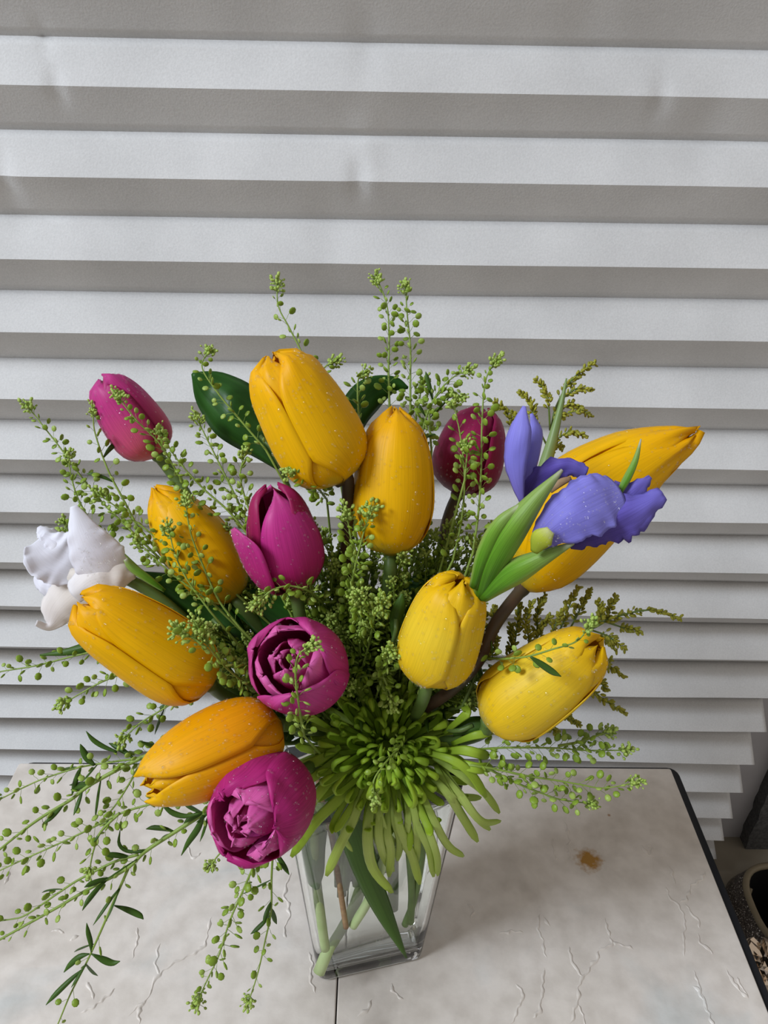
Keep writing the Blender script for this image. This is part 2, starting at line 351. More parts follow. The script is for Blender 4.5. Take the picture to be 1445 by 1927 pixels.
# brown burn stain near the right back corner, and a speck
def stain(col_in, px, py, rx, ry, colr, lo, hi):
    c = onZ(px, py); mp = N.new('ShaderNodeMapping'); mp.inputs['Location'].default_value = (-c.x / rx, -c.y / ry, 0)
    mp.inputs['Scale'].default_value = (1 / rx, 1 / ry, 0); g = N.new('ShaderNodeNewGeometry'); L.new(g.outputs['Position'], mp.inputs[0])
    ln = N.new('ShaderNodeVectorMath'); ln.operation = 'LENGTH'; L.new(mp.outputs[0], ln.inputs[0])
    nn = N.new('ShaderNodeTexNoise'); nn.inputs['Scale'].default_value = 190; nn.inputs['Detail'].default_value = 5; L.new(g.outputs['Position'], nn.inputs[0])
    sm = N.new('ShaderNodeMath'); sm.operation = 'MULTIPLY_ADD'; L.new(nn.outputs[0], sm.inputs[0]); sm.inputs[1].default_value = 1.5; L.new(ln.outputs['Value'], sm.inputs[2])
    rp = ramp(N, [(0.0, (1, 1, 1)), (1.0, (0, 0, 0))]); mr = N.new('ShaderNodeMapRange'); L.new(sm.outputs[0], mr.inputs[0])
    mr.inputs[1].default_value = lo; mr.inputs[2].default_value = hi; mr.inputs[3].default_value = 1; mr.inputs[4].default_value = 0
    m_ = N.new('ShaderNodeMix'); m_.data_type = 'RGBA'; L.new(mr.outputs[0], m_.inputs[0]); L.new(col_in, m_.inputs[6]); m_.inputs[7].default_value = (*colr, 1)
    return m_.outputs[2]
col = stain(mx.outputs[2], 1108, 1618, 0.0125, 0.0125, (0.36, 0.18, 0.03), 1.15, 1.75)
col = stain(col, 1146, 1534, 0.002, 0.002, (0.35, 0.20, 0.10), 1.0, 1.7)
L.new(col, b.inputs['Base Color']); b.inputs['Roughness'].default_value = 0.38; b.inputs['Specular IOR Level'].default_value = 0.35
bp = N.new('ShaderNodeBump'); bp.inputs['Strength'].default_value = 0.35; bp.inputs['Distance'].default_value = 0.0012; L.new(a2.outputs[0], bp.inputs['Height'])
b3 = N.new('ShaderNodeBump'); b3.inputs['Strength'].default_value = 0.12; b3.inputs['Distance'].default_value = 0.0004; L.new(a3.outputs[0], b3.inputs['Height'])
L.new(bp.outputs[0], b3.inputs['Normal']); L.new(b3.outputs[0], b.inputs['Normal'])
BLK = plain('black_edge_trim', (0.010, 0.011, 0.014), (0.014, 0.015, 0.018), 0.45, 30)
GRT = plain('dark_grout', (0.03, 0.026, 0.024), None, 0.8, 60)
table = root('tile_top_table', 'low table topped with pale stone tiles and edged in black, holding the vase', 'table', (-0.02, 0.19, -0.75))
TX0, TX1, TXM, TY1, TYM, TY0 = -0.3278, 0.2832, -0.0218, 0.4935, 0.1885, -0.116
def rounded_slab(mb, x0, y0, x1, y1, z0, z1, rad, bev, mi=0):
    def loop(ins, z):
        out = []
        for (cx, cy, a0) in ((x1 - rad, y1 - rad, 0), (x0 + rad, y1 - rad, 90), (x0 + rad, y0 + rad, 180), (x1 - rad, y0 + rad, 270)):
            for j in range(5):
                a = math.radians(a0 + 22.5 * j); out.append((cx + math.cos(a) * (rad - ins), cy + math.sin(a) * (rad - ins), z))
        return out
    ls = [loop(bev, z0), loop(0, z0 + bev), loop(0, z1 - bev), loop(bev * 0.3, z1 - bev * 0.3), loop(bev, z1)]
    vs = [v for l_ in ls for v in l_]; n_ = 20
    mb.add(vs, grid_faces(5, n_, True) + [tuple(range(n_))[::-1], tuple(range(4 * n_, 5 * n_))], mi)
m1 = MB(); rounded_slab(m1, -0.3265, -0.123, 0.2915, 0.4985, -0.026, -0.0035, 0.010, 0.002); part('edge_trim', m1, BLK, table)
m1 = MB(); box(m1, TX0 + .003, TY0 + .003, -0.0036, TX1 - .003, TY1 - .003, -0.0022); part('grout', m1, GRT, table)
tiles = {}
for (x0, x1, y0, y1) in ((TX0, TXM - .0005, TYM + .0005, TY1), (TXM + .0005, TX1, TYM + .0005, TY1), (TX0, TXM - .0005, TY0, TYM - .0005), (TXM + .0005, TX1, TY0, TYM - .0005)):
    m1 = MB(); rounded_slab(m1, x0, y0, x1, y1, -0.003, 0.0, 0.0022, 0.0009); t_ = part('tile', m1, tile, table, smooth=False)
    tiles[(x0 > -0.1, y0 > 0)] = t_
for sx in (-0.29, 0.25):
    for sy in (-0.09, 0.46):
        m1 = MB(); box(m1, sx - .018, sy - .018, -0.75, sx + .018, sy + .018, -0.026); part('leg', m1, BLK, table, smooth=False)
VEINS = [[(1042,1578),(1040,1595),(1046,1610),(1050,1618)], [(1062,1546),(1067,1558),(1072,1580),(1070,1600),(1075,1625)], [(1202,1590),(1212,1600),(1222,1608),(1226,1596),(1219,1590)],
 [(1257,1628),(1265,1645),(1272,1668)], [(1253,1668),(1260,1690),(1275,1700),(1287,1725),(1288,1750),(1285,1780),(1290,1803)], [(1328,1640),(1320,1655),(1300,1668),(1290,1690),(1279,1700)],
 [(1290,1700),(1300,1720),(1312,1730),(1316,1748)], [(1312,1755),(1320,1775),(1335,1787),(1343,1796)], [(1302,1825),(1313,1850),(1320,1880),(1333,1905),(1345,1935)],
 [(1303,1855),(1320,1870),(1325,1895),(1340,1912)], [(1365,1822),(1380,1850),(1395,1865),(1408,1880)], [(1387,1838),(1396,1856),(1408,1878)],
 [(1140,1727),(1143,1750),(1150,1775),(1130,1790),(1115,1815),(1098,1838),(1090,1860),(1085,1890),(1070,1930)], [(1150,1775),(1170,1778),(1192,1786)], [(1070,1780),(1075,1805),(1090,1830),(1098,1838)],
 [(1018,1720),(1010,1745),(1020,1770),(1028,1803)], [(1020,1722),(1036,1745)], [(970,1850),(985,1870),(975,1895),(962,1930)], [(1025,1820),(1020,1860),(1015,1900),(1000,1915)], [(1085,1890),(1100,1910),(1098,1930)],
 [(258,1745),(260,1765),(252,1785),(247,1805)], [(398,1725),(388,1770),(370,1790),(330,1812),(300,1835),(275,1880),(240,1912)], [(300,1835),(294,1812),(301,1775)], [(160,1850),(170,1862),(176,1882)],
 [(218,1862),(200,1875),(180,1892),(150,1908)], [(275,1880),(262,1900),(262,1930)], [(546,1640),(536,1684),(545,1712),(536,1750),(540,1765)], [(583,1790),(586,1816),(583,1840),(594,1872)], [(700,1880),(690,1900),(672,1912)],
 [(20,1640),(8,1665)], [(95,1755),(110,1750),(120,1758)], [(130,1770),(150,1762)], [(735,1850),(745,1870),(760,1880)], [(880,1700),(890,1712),(886,1730)], [(940,1760),(960,1752),(985,1758)], [(352,1590),(362,1612),(380,1605)]]
rl = MB(); rr_ = MB()
for vi, pl in enumerate(VEINS):
    w3 = [onZ(x, y) for x, y in pl]; n_ = len(pl) * 9; c = cr(w3, n_); vs = []
    for i, p in enumerate(c):
        t = (c[min(i + 1, n_ - 1)] - c[max(i - 1, 0)]).normalized(); sd = Vector((-t.y, t.x, 0))
        en = min(1, min(i, n_ - 1 - i) / 4 + 0.05); q = noise.noise(Vector((p.x * 260, p.y * 260, vi)))
        w = (0.0007 + 0.0009 * q) * en; hgt = (0.0009 + 0.0008 * q) * en
        p = p + sd * 0.0020 * noise.noise(Vector((p.x * 220, p.y * 220, 9.1)))
        vs += [p - sd * w * 1.7 - Vector((0, 0, .0002)), p - sd * w * 0.4 + Vector((0, 0, hgt)), p + sd * w * 0.6 + Vector((0, 0, hgt * 0.7)), p + sd * w * 1.7 - Vector((0, 0, .0002))]
    (rr_ if w3[0].x > TXM else rl).add(vs, grid_faces(n_, 4))
for mbx, key in ((rl, (False, True)), (rr_, (True, True))):
    part('raised_vein', mbx, tile, tiles[key], kind='stuff')

# ------------------------------------------------------------------ glass vase and water
VC = Vector((-0.003, 0.333, 0)); VROT = math.radians(12.9)
def vloop(hx, hy, rad, z, nc=6):
    out = []
    for sx, sy, a0 in ((1, 1, 0), (-1, 1, 90), (-1, -1, 180), (1, -1, 270)):
        for j in range(nc):
            a = math.radians(a0 + 90 * j / (nc - 1))
            p = Vector((sx * (hx - rad) + math.cos(a) * rad, sy * (hy - rad) + math.sin(a) * rad, z))
            out.append(VC + Matrix.Rotation(VROT, 3, 'Z') @ p)
    return out
VH = 0.208
def vs_(z): return 1 + 0.36 * (z / 0.19)
def vase_section(z, off=0.0): return 0.039 * vs_(z) - off, 0.0275 * vs_(z) - off
vase = root('glass_vase', 'clear tapered square glass vase of water standing on the tiles under the bouquet', 'vase', (VC.x, VC.y, 0))
mb = MB(); rings = []
def vr(z, off, rad, lift=0): a, c = vase_section(z, off); rings.append(vloop(a, c, rad, z + lift))
vr(0.0006, 0.005, 0.004); vr(0.0006, 0.0018, 0.006); vr(0.003, 0, 0.007)
for z in (0.012, 0.05, 0.09, 0.13, 0.185): vr(z, 0, 0.007)
vr(VH - 0.002, 0, 0.007); vr(VH, 0.0012, 0.006); vr(VH - 0.001, 0.003, 0.005)
for z in (0.185, 0.13, 0.09, 0.05, 0.02): vr(z, 0.0034, 0.0045)
vr(0.0125, 0.0045, 0.004); vr(0.0105, 0.009, 0.004); vr(0.0100, 0.018, 0.002)
vs = [v for r in rings for v in r]; n_ = len(rings[0])
mb.add(vs, grid_faces(len(rings), n_, True) + [tuple(range(n_))[::-1], tuple(range((len(rings) - 1) * n_, len(rings) * n_))])
part('vase_body', mb, GLASS, vase)
mb = MB(); rings = []
for z in (0.0108, 0.014): rings.append(vloop(vase_section(z)[0] - (0.010 if z < .012 else .0052), vase_section(z)[1] - (0.010 if z < .012 else .0052), 0.004, z))
for z in (0.02, 0.05, 0.09, 0.13, 0.180): rings.append(vloop(vase_section(z)[0] - 0.0037, vase_section(z)[1] - 0.0037, 0.0045, z))
vs = [v for r in rings for v in r]
mb.add(vs, grid_faces(len(rings), n_, True) + [tuple(range(n_))[::-1], tuple(range((len(rings) - 1) * n_, len(rings) * n_))])
o = link('water', mb.mesh('water', WATER, Vector((VC.x, VC.y, 0))), None, (VC.x, VC.y, 0)); o['label'] = 'clear water filling most of the square glass vase'; o['category'] = 'water'

MOUTH = Vector((-0.002, 0.330, 0.198))
def vpt(u, v, z):   # a point inside the vase, u,v in -1..1
    a, c = vase_section(z, 0.008); return VC + Matrix.Rotation(VROT, 3, 'Z') @ Vector((u * a, v * c, z))

# ------------------------------------------------------------------ dew
def drops(mb, p, nrm, r):
    a = nrm.orthogonal().normalized(); c = nrm.cross(a)
    ellipsoid(mb, p + nrm * r * 0.15, a * r, c * r, nrm * r * 0.75, 7, 5)
# ------------------------------------------------------------------ tulips
CLOSED = [(0, .10), (.04, .46), (.12, .72), (.25, .93), (.42, 1.0), (.62, .93), (.8, .72), (.92, .44), (1, .07)]
BARREL = [(0, .10), (.04, .48), (.12, .80), (.25, .98), (.45, 1.0), (.65, .90), (.82, .74), (.93, .52), (1, .17)]
LONG = [(0, .08), (.04, .36), (.14, .78), (.3, 1.0), (.5, .98), (.7, .76), (.86, .50), (.95, .28), (1, .06)]
OPENP = [(0, .10), (.06, .50), (.18, .85), (.35, 1.0), (.6, 1.02), (.8, .95), (.93, .84), (1, .72)]
CUPIN = [(0, .15), (.1, .6), (.3, .95), (.6, 1.0), (.85, .82), (1, .50)]
BLUNT = [(0, .10), (.04, .5), (.12, .84), (.25, 1.0), (.5, .98), (.74, .86), (.88, .72), (.96, .52), (1, .16)]
def tulip(label, base, tip, halfw, m, stem_m=STM, whorls=None, phase=0.0, prof=CLOSED, stem=True, stem_via=None, inv=None, dew=60, dewr=(.00045, .00115),
          group=None, stem_r=0.0033, leafs=None, bendy=0.0, tipnoise=0.05, seed=0, mats=None):
    B, T = P(*base), P(*tip); ax = (T - B); Ln = ax.length; ax.normalize()
    R = halfw * (base[2] + tip[2]) / 2 / F
    e1 = (CAM - B); e1 = e1 - ax * e1.dot(ax)
    e1.normalize(); e2 = ax.cross(e1)
    rt = root('tulip', label, 'flower', B, group)
    if whorls is None:
        whorls = [(3, 60, .93, 1.0, None, 1.12, -0.02), (3, 0, 1.0, .985, None, 1.10, .05)]
    rnd = random.Random(seed * 13 + 5); dm = MB()
    for wi, (n_, ph, rf, lf, pr, wm, fl) in enumerate(whorls):
        pr = pr or prof
        for k in range(n_):
            ph0 = math.radians(phase + ph + 360 / n_ * k) + rnd.uniform(-.1, .1)
            l2 = lf * (1 + rnd.uniform(-.025, .02)); r2 = rf * (1 + rnd.uniform(-.02, .025)); sd = rnd.random() * 50
            def pt(u, s):
                w = wm * min(1, 0.45 + 1.9 * s)
                if s > 0.52: w *= max(0.0, 1 - ((s - 0.52) / 0.48) ** 3.6) ** 0.5 * .9 + 0.1
                r = ev(pr, s) * r2 + fl * abs(u) ** 2.5 * s * (1 - .7 * s ** 3) + 0.035 * math.exp(-(u / .16) ** 2) * s * (1 - .4 * s)
                r += 0.075 * noise.noise(Vector((u * 1.6 + sd, s * 1.8, sd))) * s * (1.3 - s) + tipnoise * s ** 4 * noise.noise(Vector((u * 3 + sd, s * 5, 2)))
                a_ = ph0 + u * w; z = l2 * (s - 0.05 * u * u * s ** 4 + 0.012 * noise.noise(Vector((u * 3, sd, 3))) * s)
                c = B + ax * (z * Ln)
                bend = bendy * 4 * s * (1 - s) * R
                return c + (e1 * math.cos(a_) + e2 * math.sin(a_)) * (r * R) + e2 * bend
            mb = MB(); nv, nu = 22, 15; vs = []; uv = []
            for i in range(nv):
                s = (i / (nv - 1)); s = s ** 1.15 if s < .5 else s
                s = i / (nv - 1)
                for j in range(nu):
                    u = -1 + 2 * j / (nu - 1); vs.append(pt(u, s)); uv.append((j / (nu - 1), s))
            mb.add(vs, grid_faces(nv, nu), 0, uv)
            mm = (mats[wi] if mats else m)
            part('petal', mb, mm, rt, thick=0.0005)
            for q in range(dew * 5 // (n_ * max(1, len(whorls)) // 2 + 1) // 1):
                u = rnd.uniform(-.92, .92); s = rnd.uniform(.06, .97)
                p = pt(u, s); nn = (pt(u, s + .01) - p).cross(pt(u + .02, s) - p)
                if nn.length < 1e-12: continue
                nn.normalize(); cen = B + ax * ((p - B).dot(ax))
                if nn.dot(p - cen) < 0: nn = -nn
                if nn.dot((CAM - p).normalized()) < -0.15: continue
                drops(dm, p + nn * .0003, nn, rnd.uniform(*dewr) * rnd.choice((.6, .7, .8, 1)))
    part('dew_drops', dm, DEW, rt, kind='stuff')
    if stem:
        via = [P(*q) for q in (stem_via or [])]
        end = inv if inv else vpt(rnd.uniform(-.6, .6), rnd.uniform(-.6, .6), 0.10)
        mo = Vector(MOUTH) + Vector((rnd.uniform(-.022, .022), rnd.uniform(-.014, .014), 0))
        if inv: mo = MOUTH.lerp(Vector((inv.x, inv.y, MOUTH.z)), -0.1)
        if not via: via = [B - ax * 0.03]
        c = cr([B + ax * Ln * 0.03] + via + [mo, end], 30); st = MB()
        tube(st, c, [stem_r * (1 if i > 1 else 1.25) for i in range(30)], 10); part('stem', st, stem_m, rt)
    return rt
# yellow ones
tulip('tall yellow tulip leaning left at the top with a rolled tip and folded left petal', (641, 908, .392), (510, 668, .372), 84, YEL, STB, prof=BLUNT, phase=38, seed=1, dew=110, tipnoise=.10, stem_via=[(655, 950, .40)],
      whorls=[(3, 62, .92, 1.0, None, 1.12, -.02), (3, 0, 1.0, 1.0, None, 1.06, .10)])
tulip('upright yellow tulip in the centre with a notched tip', (735, 1045, .405), (745, 762, .395), 74, YEL, STM, prof=[(0, .10), (.04, .5), (.12, .8), (.3, 1.0), (.5, 1.0), (.7, .90), (.84, .74), (.93, .52), (1, .12)], phase=14, seed=2, dew=80, stem_via=[(728, 1120, .41)])
tulip('largest yellow tulip pointing right behind the purple iris', (980, 1108, .402), (1316, 806, .378), 90, YEL, STB, prof=LONG, phase=25, seed=3, dew=90, bendy=-.5, stem_via=[(935, 1170, .388), (860, 1290, .40)], tipnoise=.12)
tulip('plump pale yellow tulip below the iris sheath, closed tip up', (805, 1278, .385), (868, 1086, .358), 74, YEP, STM, prof=BLUNT, phase=-38, seed=4, dew=90, stem_via=[(790, 1330, .40)])
tulip('yellow tulip lying to the lower right with a sprig across it', (915, 1358, .392), (1132, 1206, .368), 76, YEP, STM, prof=BLUNT, phase=10, seed=5, dew=90, stem_via=[(880, 1390, .41)])
tulip('yellow tulip pointing left in front of the white iris', (398, 1290, .39), (148, 1128, .362), 76, YEL, STM, prof=BLUNT, phase=28, seed=6, dew=90, stem_via=[(450, 1325, .41)], tipnoise=.1)
tulip('orange-yellow tulip lying left above the lowest pink tulip', (528, 1362, .385), (262, 1482, .355), 82, ORA, STM, prof=[(0, .10), (.04, .5), (.12, .82), (.3, 1.0), (.5, .98), (.7, .86), (.86, .66), (.95, .5), (1, .34)], phase=50, seed=7, dew=150, stem_via=[(570, 1370, .41)],
      whorls=[(3, 60, .86, .96, None, 1.1, -.04), (3, 0, 1.0, 1.0, None, 1.0, .06)])
tulip('yellow tulip on the left half hidden behind green sprigs', (445, 1128, .43), (288, 915, .42), 66, YEL, STM, prof=CLOSED, phase=40, seed=8, dew=50, stem_via=[(480, 1170, .43)])
# magenta ones
tulip('pink tulip at the upper far left with salmon base', (298, 858, .435), (188, 708, .42), 55, PNK, STM, prof=BLUNT, phase=-30, seed=9, dew=60, tipnoise=.12, stem_via=[(330, 900, .436), (420, 1030, .44)])
tulip('dark wine-red tulip standing at the back right', (862, 930, .445), (908, 764, .445), 64, DKM, STB, prof=BARREL, phase=-35, seed=10, dew=50, stem_via=[(840, 985, .445), (800, 1150, .44)],
      whorls=[(3, 60, .90, .96, None, 1.12, -.02), (3, 0, 1.0, 1.0, None, 1.0, .04)])
tulip('magenta tulip left of centre with one petal opening to the left', (555, 1108, .40), (512, 915, .378), 74, MAG, STM, phase=8, seed=11, dew=60, mats=[DKM, MAG, MAG],
      whorls=[(2, 75, .86, 1.02, BARREL, 1.0, -.02), (2, 5, .95, 1.0, CLOSED, .95, .05), (1, -72, 1.06, .80, [(0, .1), (.1, .7), (.3, .98), (.6, 1.12), (.85, 1.18), (1, 1.16)], .62, -.02)])
tulip('round magenta tulip in the middle opening towards the viewer', (592, 1268, .395), (530, 1236, .346), 86, RSE, STM, phase=0, seed=12, dew=60, tipnoise=.14, mats=[RSE, RSE, RSE, MAG],
      whorls=[(2, 20, .26, .92, CUPIN, 1.9, 0), (3, 70, .50, .96, CUPIN, 1.15, .02), (3, 10, .80, .98, OPENP, 1.12, .02), (3, 70, 1.0, .92, OPENP, 1.15, .04)])
tulip('lowest magenta tulip hanging over the table, double petals open', (538, 1468, .385), (448, 1560, .340), 88, RSE, STM, phase=20, seed=13, dew=120, tipnoise=.22, mats=[RSE, RSE, RSE, RSD], stem_via=[(590, 1440, .41)],
      whorls=[(3, 20, .26, 1.0, CUPIN, 1.5, 0), (3, 70, .52, 1.04, CUPIN, 1.1, .02), (3, 10, .84, 1.0, OPENP, 1.05, .03), (3, 58, 1.02, .97, OPENP, 1.15, .05)])

# ------------------------------------------------------------------ irises
ir = root('purple_iris', 'purple iris in a green sheath at the right, in front of the largest tulip', 'flower', P(905, 1125, .37))
iz = .332
part('petal', blade([(990, 925, iz + .012), (1004, 870, iz + .012), (1012, 815, iz + .012), (1000, 778, iz + .012)], [3, 13, 14, 3], .5, .5, wavy=.3, seed=2), LIL, ir, thick=.0003)
part('petal', blade([(982, 950, iz + .008), (967, 880, iz + .004), (974, 815, iz), (986, 764, iz)], [3, 21, 24, 3], .45, -.35, wavy=.15, seed=1, edgew=.1), LIL, ir, thick=.0003)
part('petal', blade([(985, 955, iz + .012), (1018, 905, iz + .010), (1065, 882, iz + .008), (1104, 892, iz + .008)], [4, 24, 20, 12], .5, .3, nl=34, na=13, wavy=.2, seed=3, edgew=.3, ruf=.3), DVI, ir, thick=.0003)
part('petal', blade([(1085, 1010, iz + .010), (1130, 972, iz + .008), (1185, 935, iz + .008), (1224, 897, iz + .006)], [10, 34, 30, 4], .3, .2, nl=34, na=13, wavy=.3, seed=4, edgew=.5, ruf=.3), DVI, ir, thick=.0003)
part('petal', blade([(1070, 1025, iz + .006), (1125, 996, iz + .004), (1185, 970, iz), (1249, 930, iz)], [10, 34, 40, 12], .5, .1, nl=34, na=13, wavy=.3, seed=5, edgew=.4, ruf=.3), DVI, ir, thick=.0003)
big = part('petal', blade([(1006, 1036, iz + .004), (1036, 998, iz - .002), (1085, 965, iz - .006), (1135, 940, iz - .004), (1168, 924, iz + .002)], [8, 36, 54, 56, 38], .28, 0, nl=40, na=17, wavy=.15, seed=6, edgew=.14, ruf=.09), LIL, ir, thick=.0003)
part('throat_patch', blade([(1004, 1040, iz - .002), (1018, 1016, iz - .0065), (1036, 998, iz - .008)], [7, 21, 9], .35, 0, nl=12), IYE, big, thick=.0002)
part('anther', blade([(1035, 925, iz + .004), (1055, 908, iz + .003), (1075, 900, iz + .003)], [4, 7, 4], .3, 0, nl=8), STT, ir, thick=.0003)
for pth, hw, sd in (([(900, 1130, .356), (925, 1062, .342), (962, 1000, .332), (1008, 940, .327), (1058, 884, .325)], [14, 27, 27, 16, 2], 1),
                    ([(890, 1108, .352), (912, 1040, .340), (942, 985, .333), (990, 944, .331)], [8, 15, 13, 3], 2),
                    ([(905, 1128, .354), (955, 1085, .342), (1015, 1052, .334), (1080, 1022, .331)], [10, 24, 16, 2], 3)):
    part('sheath_leaf', blade(pth, hw, .75, 0, wavy=.1, seed=sd), SHE, ir, thick=.0005)
part('bract_tip', blade([(1163, 930, .338), (1180, 900, .338), (1196, 865, .338), (1206, 826, .338)], [5, 7, 5, .6], .6, 0), SHE, ir, thick=.0004)
st = MB(); tube(st, cr([P(905, 1110, .366), P(880, 1180, .385), P(850, 1290, .405), MOUTH + Vector((.015, .004, 0)), vpt(.5, .2, .05)], 24), .0038, 10); part('stem', st, STM, ir)
dm = MB(); rnd = random.Random(3)
for q in range(130):
    f = rnd.random(); c = P(1010, 1030, iz).lerp(P(1160, 920, iz - .004), f); p = P(1020 + 140 * f + rnd.uniform(-30, 30) * (1 - abs(f - .5)), 1015 - 90 * f + rnd.uniform(-42, 42) * (1 - abs(f - .6)), iz - .010 + rnd.random() * .002)
    n_ = (CAM - p).normalized(); drops(dm, p, n_, rnd.uniform(.0002, .0006))
part('dew_drops', dm, DEW, ir, kind='stuff')

wi = root('white_iris', 'ruffled white iris with dew at the far left behind the yellow tulip', 'flower', P(255, 1085, .41))
wz = .405
part('petal', blade([(165, 1075, wz + .01), (130, 1065, wz + .006), (95, 1045, wz + .004), (66, 1020, wz + .006)], [12, 46, 52, 22], -.35, .25, nl=44, na=17, wavy=.08, seed=11, edgew=.14, ruf=.10), WHI, wi, thick=.0003)
part('petal', blade([(150, 1080, wz + .008), (118, 1092, wz + .004), (88, 1090, wz + .004), (66, 1082, wz + .006)], [16, 34, 30, 12], .5, .1, nl=36, na=15, wavy=.1, seed=12, edgew=.12, ruf=.12), WHI, wi, thick=.0003)
part('petal', blade([(130, 1052, wz + .008), (108, 1020, wz + .008), (86, 1000, wz + .010), (74, 990, wz + .012)], [10, 22, 18, 5], .4, .5, nl=30, na=11, wavy=.25, seed=16, edgew=.2, ruf=.2), WHI, wi, thick=.0003)
part('petal', blade([(215, 1092, wz - .004), (185, 1052, wz - .008), (158, 1005, wz - .010), (138, 952, wz - .008)], [36, 48, 32, 6], .35, -.1, nl=44, na=17, wavy=.06, seed=13, edgew=.10, ruf=.06), WHI, wi, thick=.0003)
part('petal', blade([(255, 1078, wz), (215, 1082, wz - .006), (170, 1092, wz - .008), (135, 1120, wz - .006)], [10, 34, 34, 20], .4, .1, nl=36, na=15, wavy=.15, seed=14, edgew=.12, ruf=.12), WHC, wi, thick=.0003)
part('petal', blade([(190, 1090, wz + .002), (145, 1118, wz), (112, 1148, wz), (92, 1178, wz), (68, 1172, wz - .004)], [30, 48, 38, 10, 5], .35, .1, nl=40, na=15, wavy=.2, seed=15, edgew=.15, ruf=.14), WHC, wi, thick=.0003)
part('petal', blade([(310, 1112, wz + .004), (280, 1090, wz), (250, 1068, wz - .003), (236, 1052, wz - .004)], [3, 7, 8, 4], .5, .1, wavy=.2, seed=17), SHE, wi, thick=.0003)
st = MB(); tube(st, cr([P(200, 1085, wz), P(260, 1100, .41), P(360, 1180, .42), P(500, 1350, .44), MOUTH + Vector((-.02, .004, 0)), vpt(-.5, .2, .08)], 26), .0032, 10); part('stem', st, STM, wi)
dm = MB()
for q in range(150):
    a, r = rnd.random() * 6.28, rnd.random() ** .5
    p = P(182 + math.cos(a) * r * 36, 1045 + math.sin(a) * r * 55, wz - .0125 + rnd.random() * .002); drops(dm, p, (CAM - p).normalized(), rnd.uniform(.0003, .0008))
part('dew_drops', dm, DEW, wi, kind='stuff')

# ------------------------------------------------------------------ chrysanthemum
MC = P(728, 1402, .412)
mum = root('spider_chrysanthemum', 'lime green spider chrysanthemum drooping over the front rim of the vase', 'flower', MC)
def strap(pts, w, m, flat=.6, groove=.8, n_=14):
    c = cr(pts, n_); rad = [w * (0.55 + 0.45 * min(1, i / 5)) * (1 if i < n_ - 2 else (.86 if i == n_ - 2 else .35)) for i in range(n_)]
    mb = MB(); tube(mb, c, rad, 8, flat=flat, groove=groove, upv=(CAM - c[n_ // 2]).normalized()); return part('petal', mb, m, mum)
LOW = [([(690, 1460), (670, 1530), (640, 1590), (614, 1648)], 11), ([(672, 1450), (640, 1500), (590, 1550), (548, 1612)], 12), ([(650, 1440), (612, 1478), (580, 1520), (560, 1560)], 11),
       ([(708, 1480), (692, 1560), (700, 1630), (738, 1680)], 12), ([(722, 1480), (712, 1560), (722, 1610), (740, 1640)], 10), ([(735, 1480), (728, 1560), (735, 1600), (732, 1650)], 10),
       ([(750, 1475), (750, 1550), (775, 1610), (790, 1664)], 10), ([(770, 1480), (785, 1550), (808, 1600), (816, 1650)], 9), ([(760, 1470), (780, 1530), (785, 1590), (780, 1635)], 9),
       ([(785, 1470), (815, 1540), (842, 1590), (872, 1612)], 9), ([(800, 1450), (840, 1490), (872, 1540), (899, 1584)], 10), ([(820, 1440), (860, 1490), (890, 1530), (922, 1562)], 9),
       ([(815, 1425), (870, 1460), (910, 1490), (940, 1530)], 9), ([(830, 1440), (870, 1500), (905, 1545), (942, 1546)], 9), ([(820, 1440), (850, 1500), (868, 1500), (905, 1502)], 10),
       ([(800, 1415), (850, 1430), (885, 1455), (915, 1500)], 10), ([(830, 1415), (870, 1412), (900, 1418), (920, 1424)], 11), ([(840, 1440), (870, 1440), (900, 1446), (926, 1444)], 12),
       ([(705, 1470), (716, 1540), (735, 1580), (760, 1590)], 9), ([(715, 1470), (705, 1540), (715, 1590), (745, 1596)], 9), ([(640, 1405), (600, 1430), (575, 1440), (556, 1448)], 12),
       ([(640, 1420), (600, 1455), (572, 1475), (552, 1500)], 10), ([(690, 1470), (664, 1530), (646, 1570), (662, 1602)], 8), ([(762, 1480), (768, 1540), (762, 1590), (776, 1612)], 8),
       ([(835, 1380), (870, 1350), (880, 1340), (868, 1322)], 9), ([(780, 1320), (772, 1290), (790, 1255), (800, 1250)], 6), ([(620, 1370), (585, 1350), (560, 1345), (548, 1352)], 9),
       ([(850, 1400), (890, 1385), (915, 1380), (930, 1372)], 9), ([(780, 1500), (805, 1560), (822, 1610), (824, 1648)], 8), ([(740, 1490), (742, 1540), (752, 1580), (748, 1620)], 9)]
rnd = random.Random(21)
for i, (pl, hw) in enumerate(LOW):
    d0 = .402; dd = [.408, .398, .396, .404]
    if i in (1, 2, 0, 20, 21, 26): dd = [.408, .402, .405, .41]
    low = max(p[1] for p in pl) > 1500
    if low: dd = [.408, .402, .410, .425]
    strap([P(x, y, dd[k] + rnd.uniform(-.002, .002)) for k, (x, y) in enumerate(pl)], hw * .86 * .405 / F, MUP if (low and pl[-1][0] > 600) else MUM)
AX = Vector((-.02, -.50, .86)).normalized(); A1 = AX.orthogonal().normalized(); A2 = AX.cross(A1)
cnt = 0
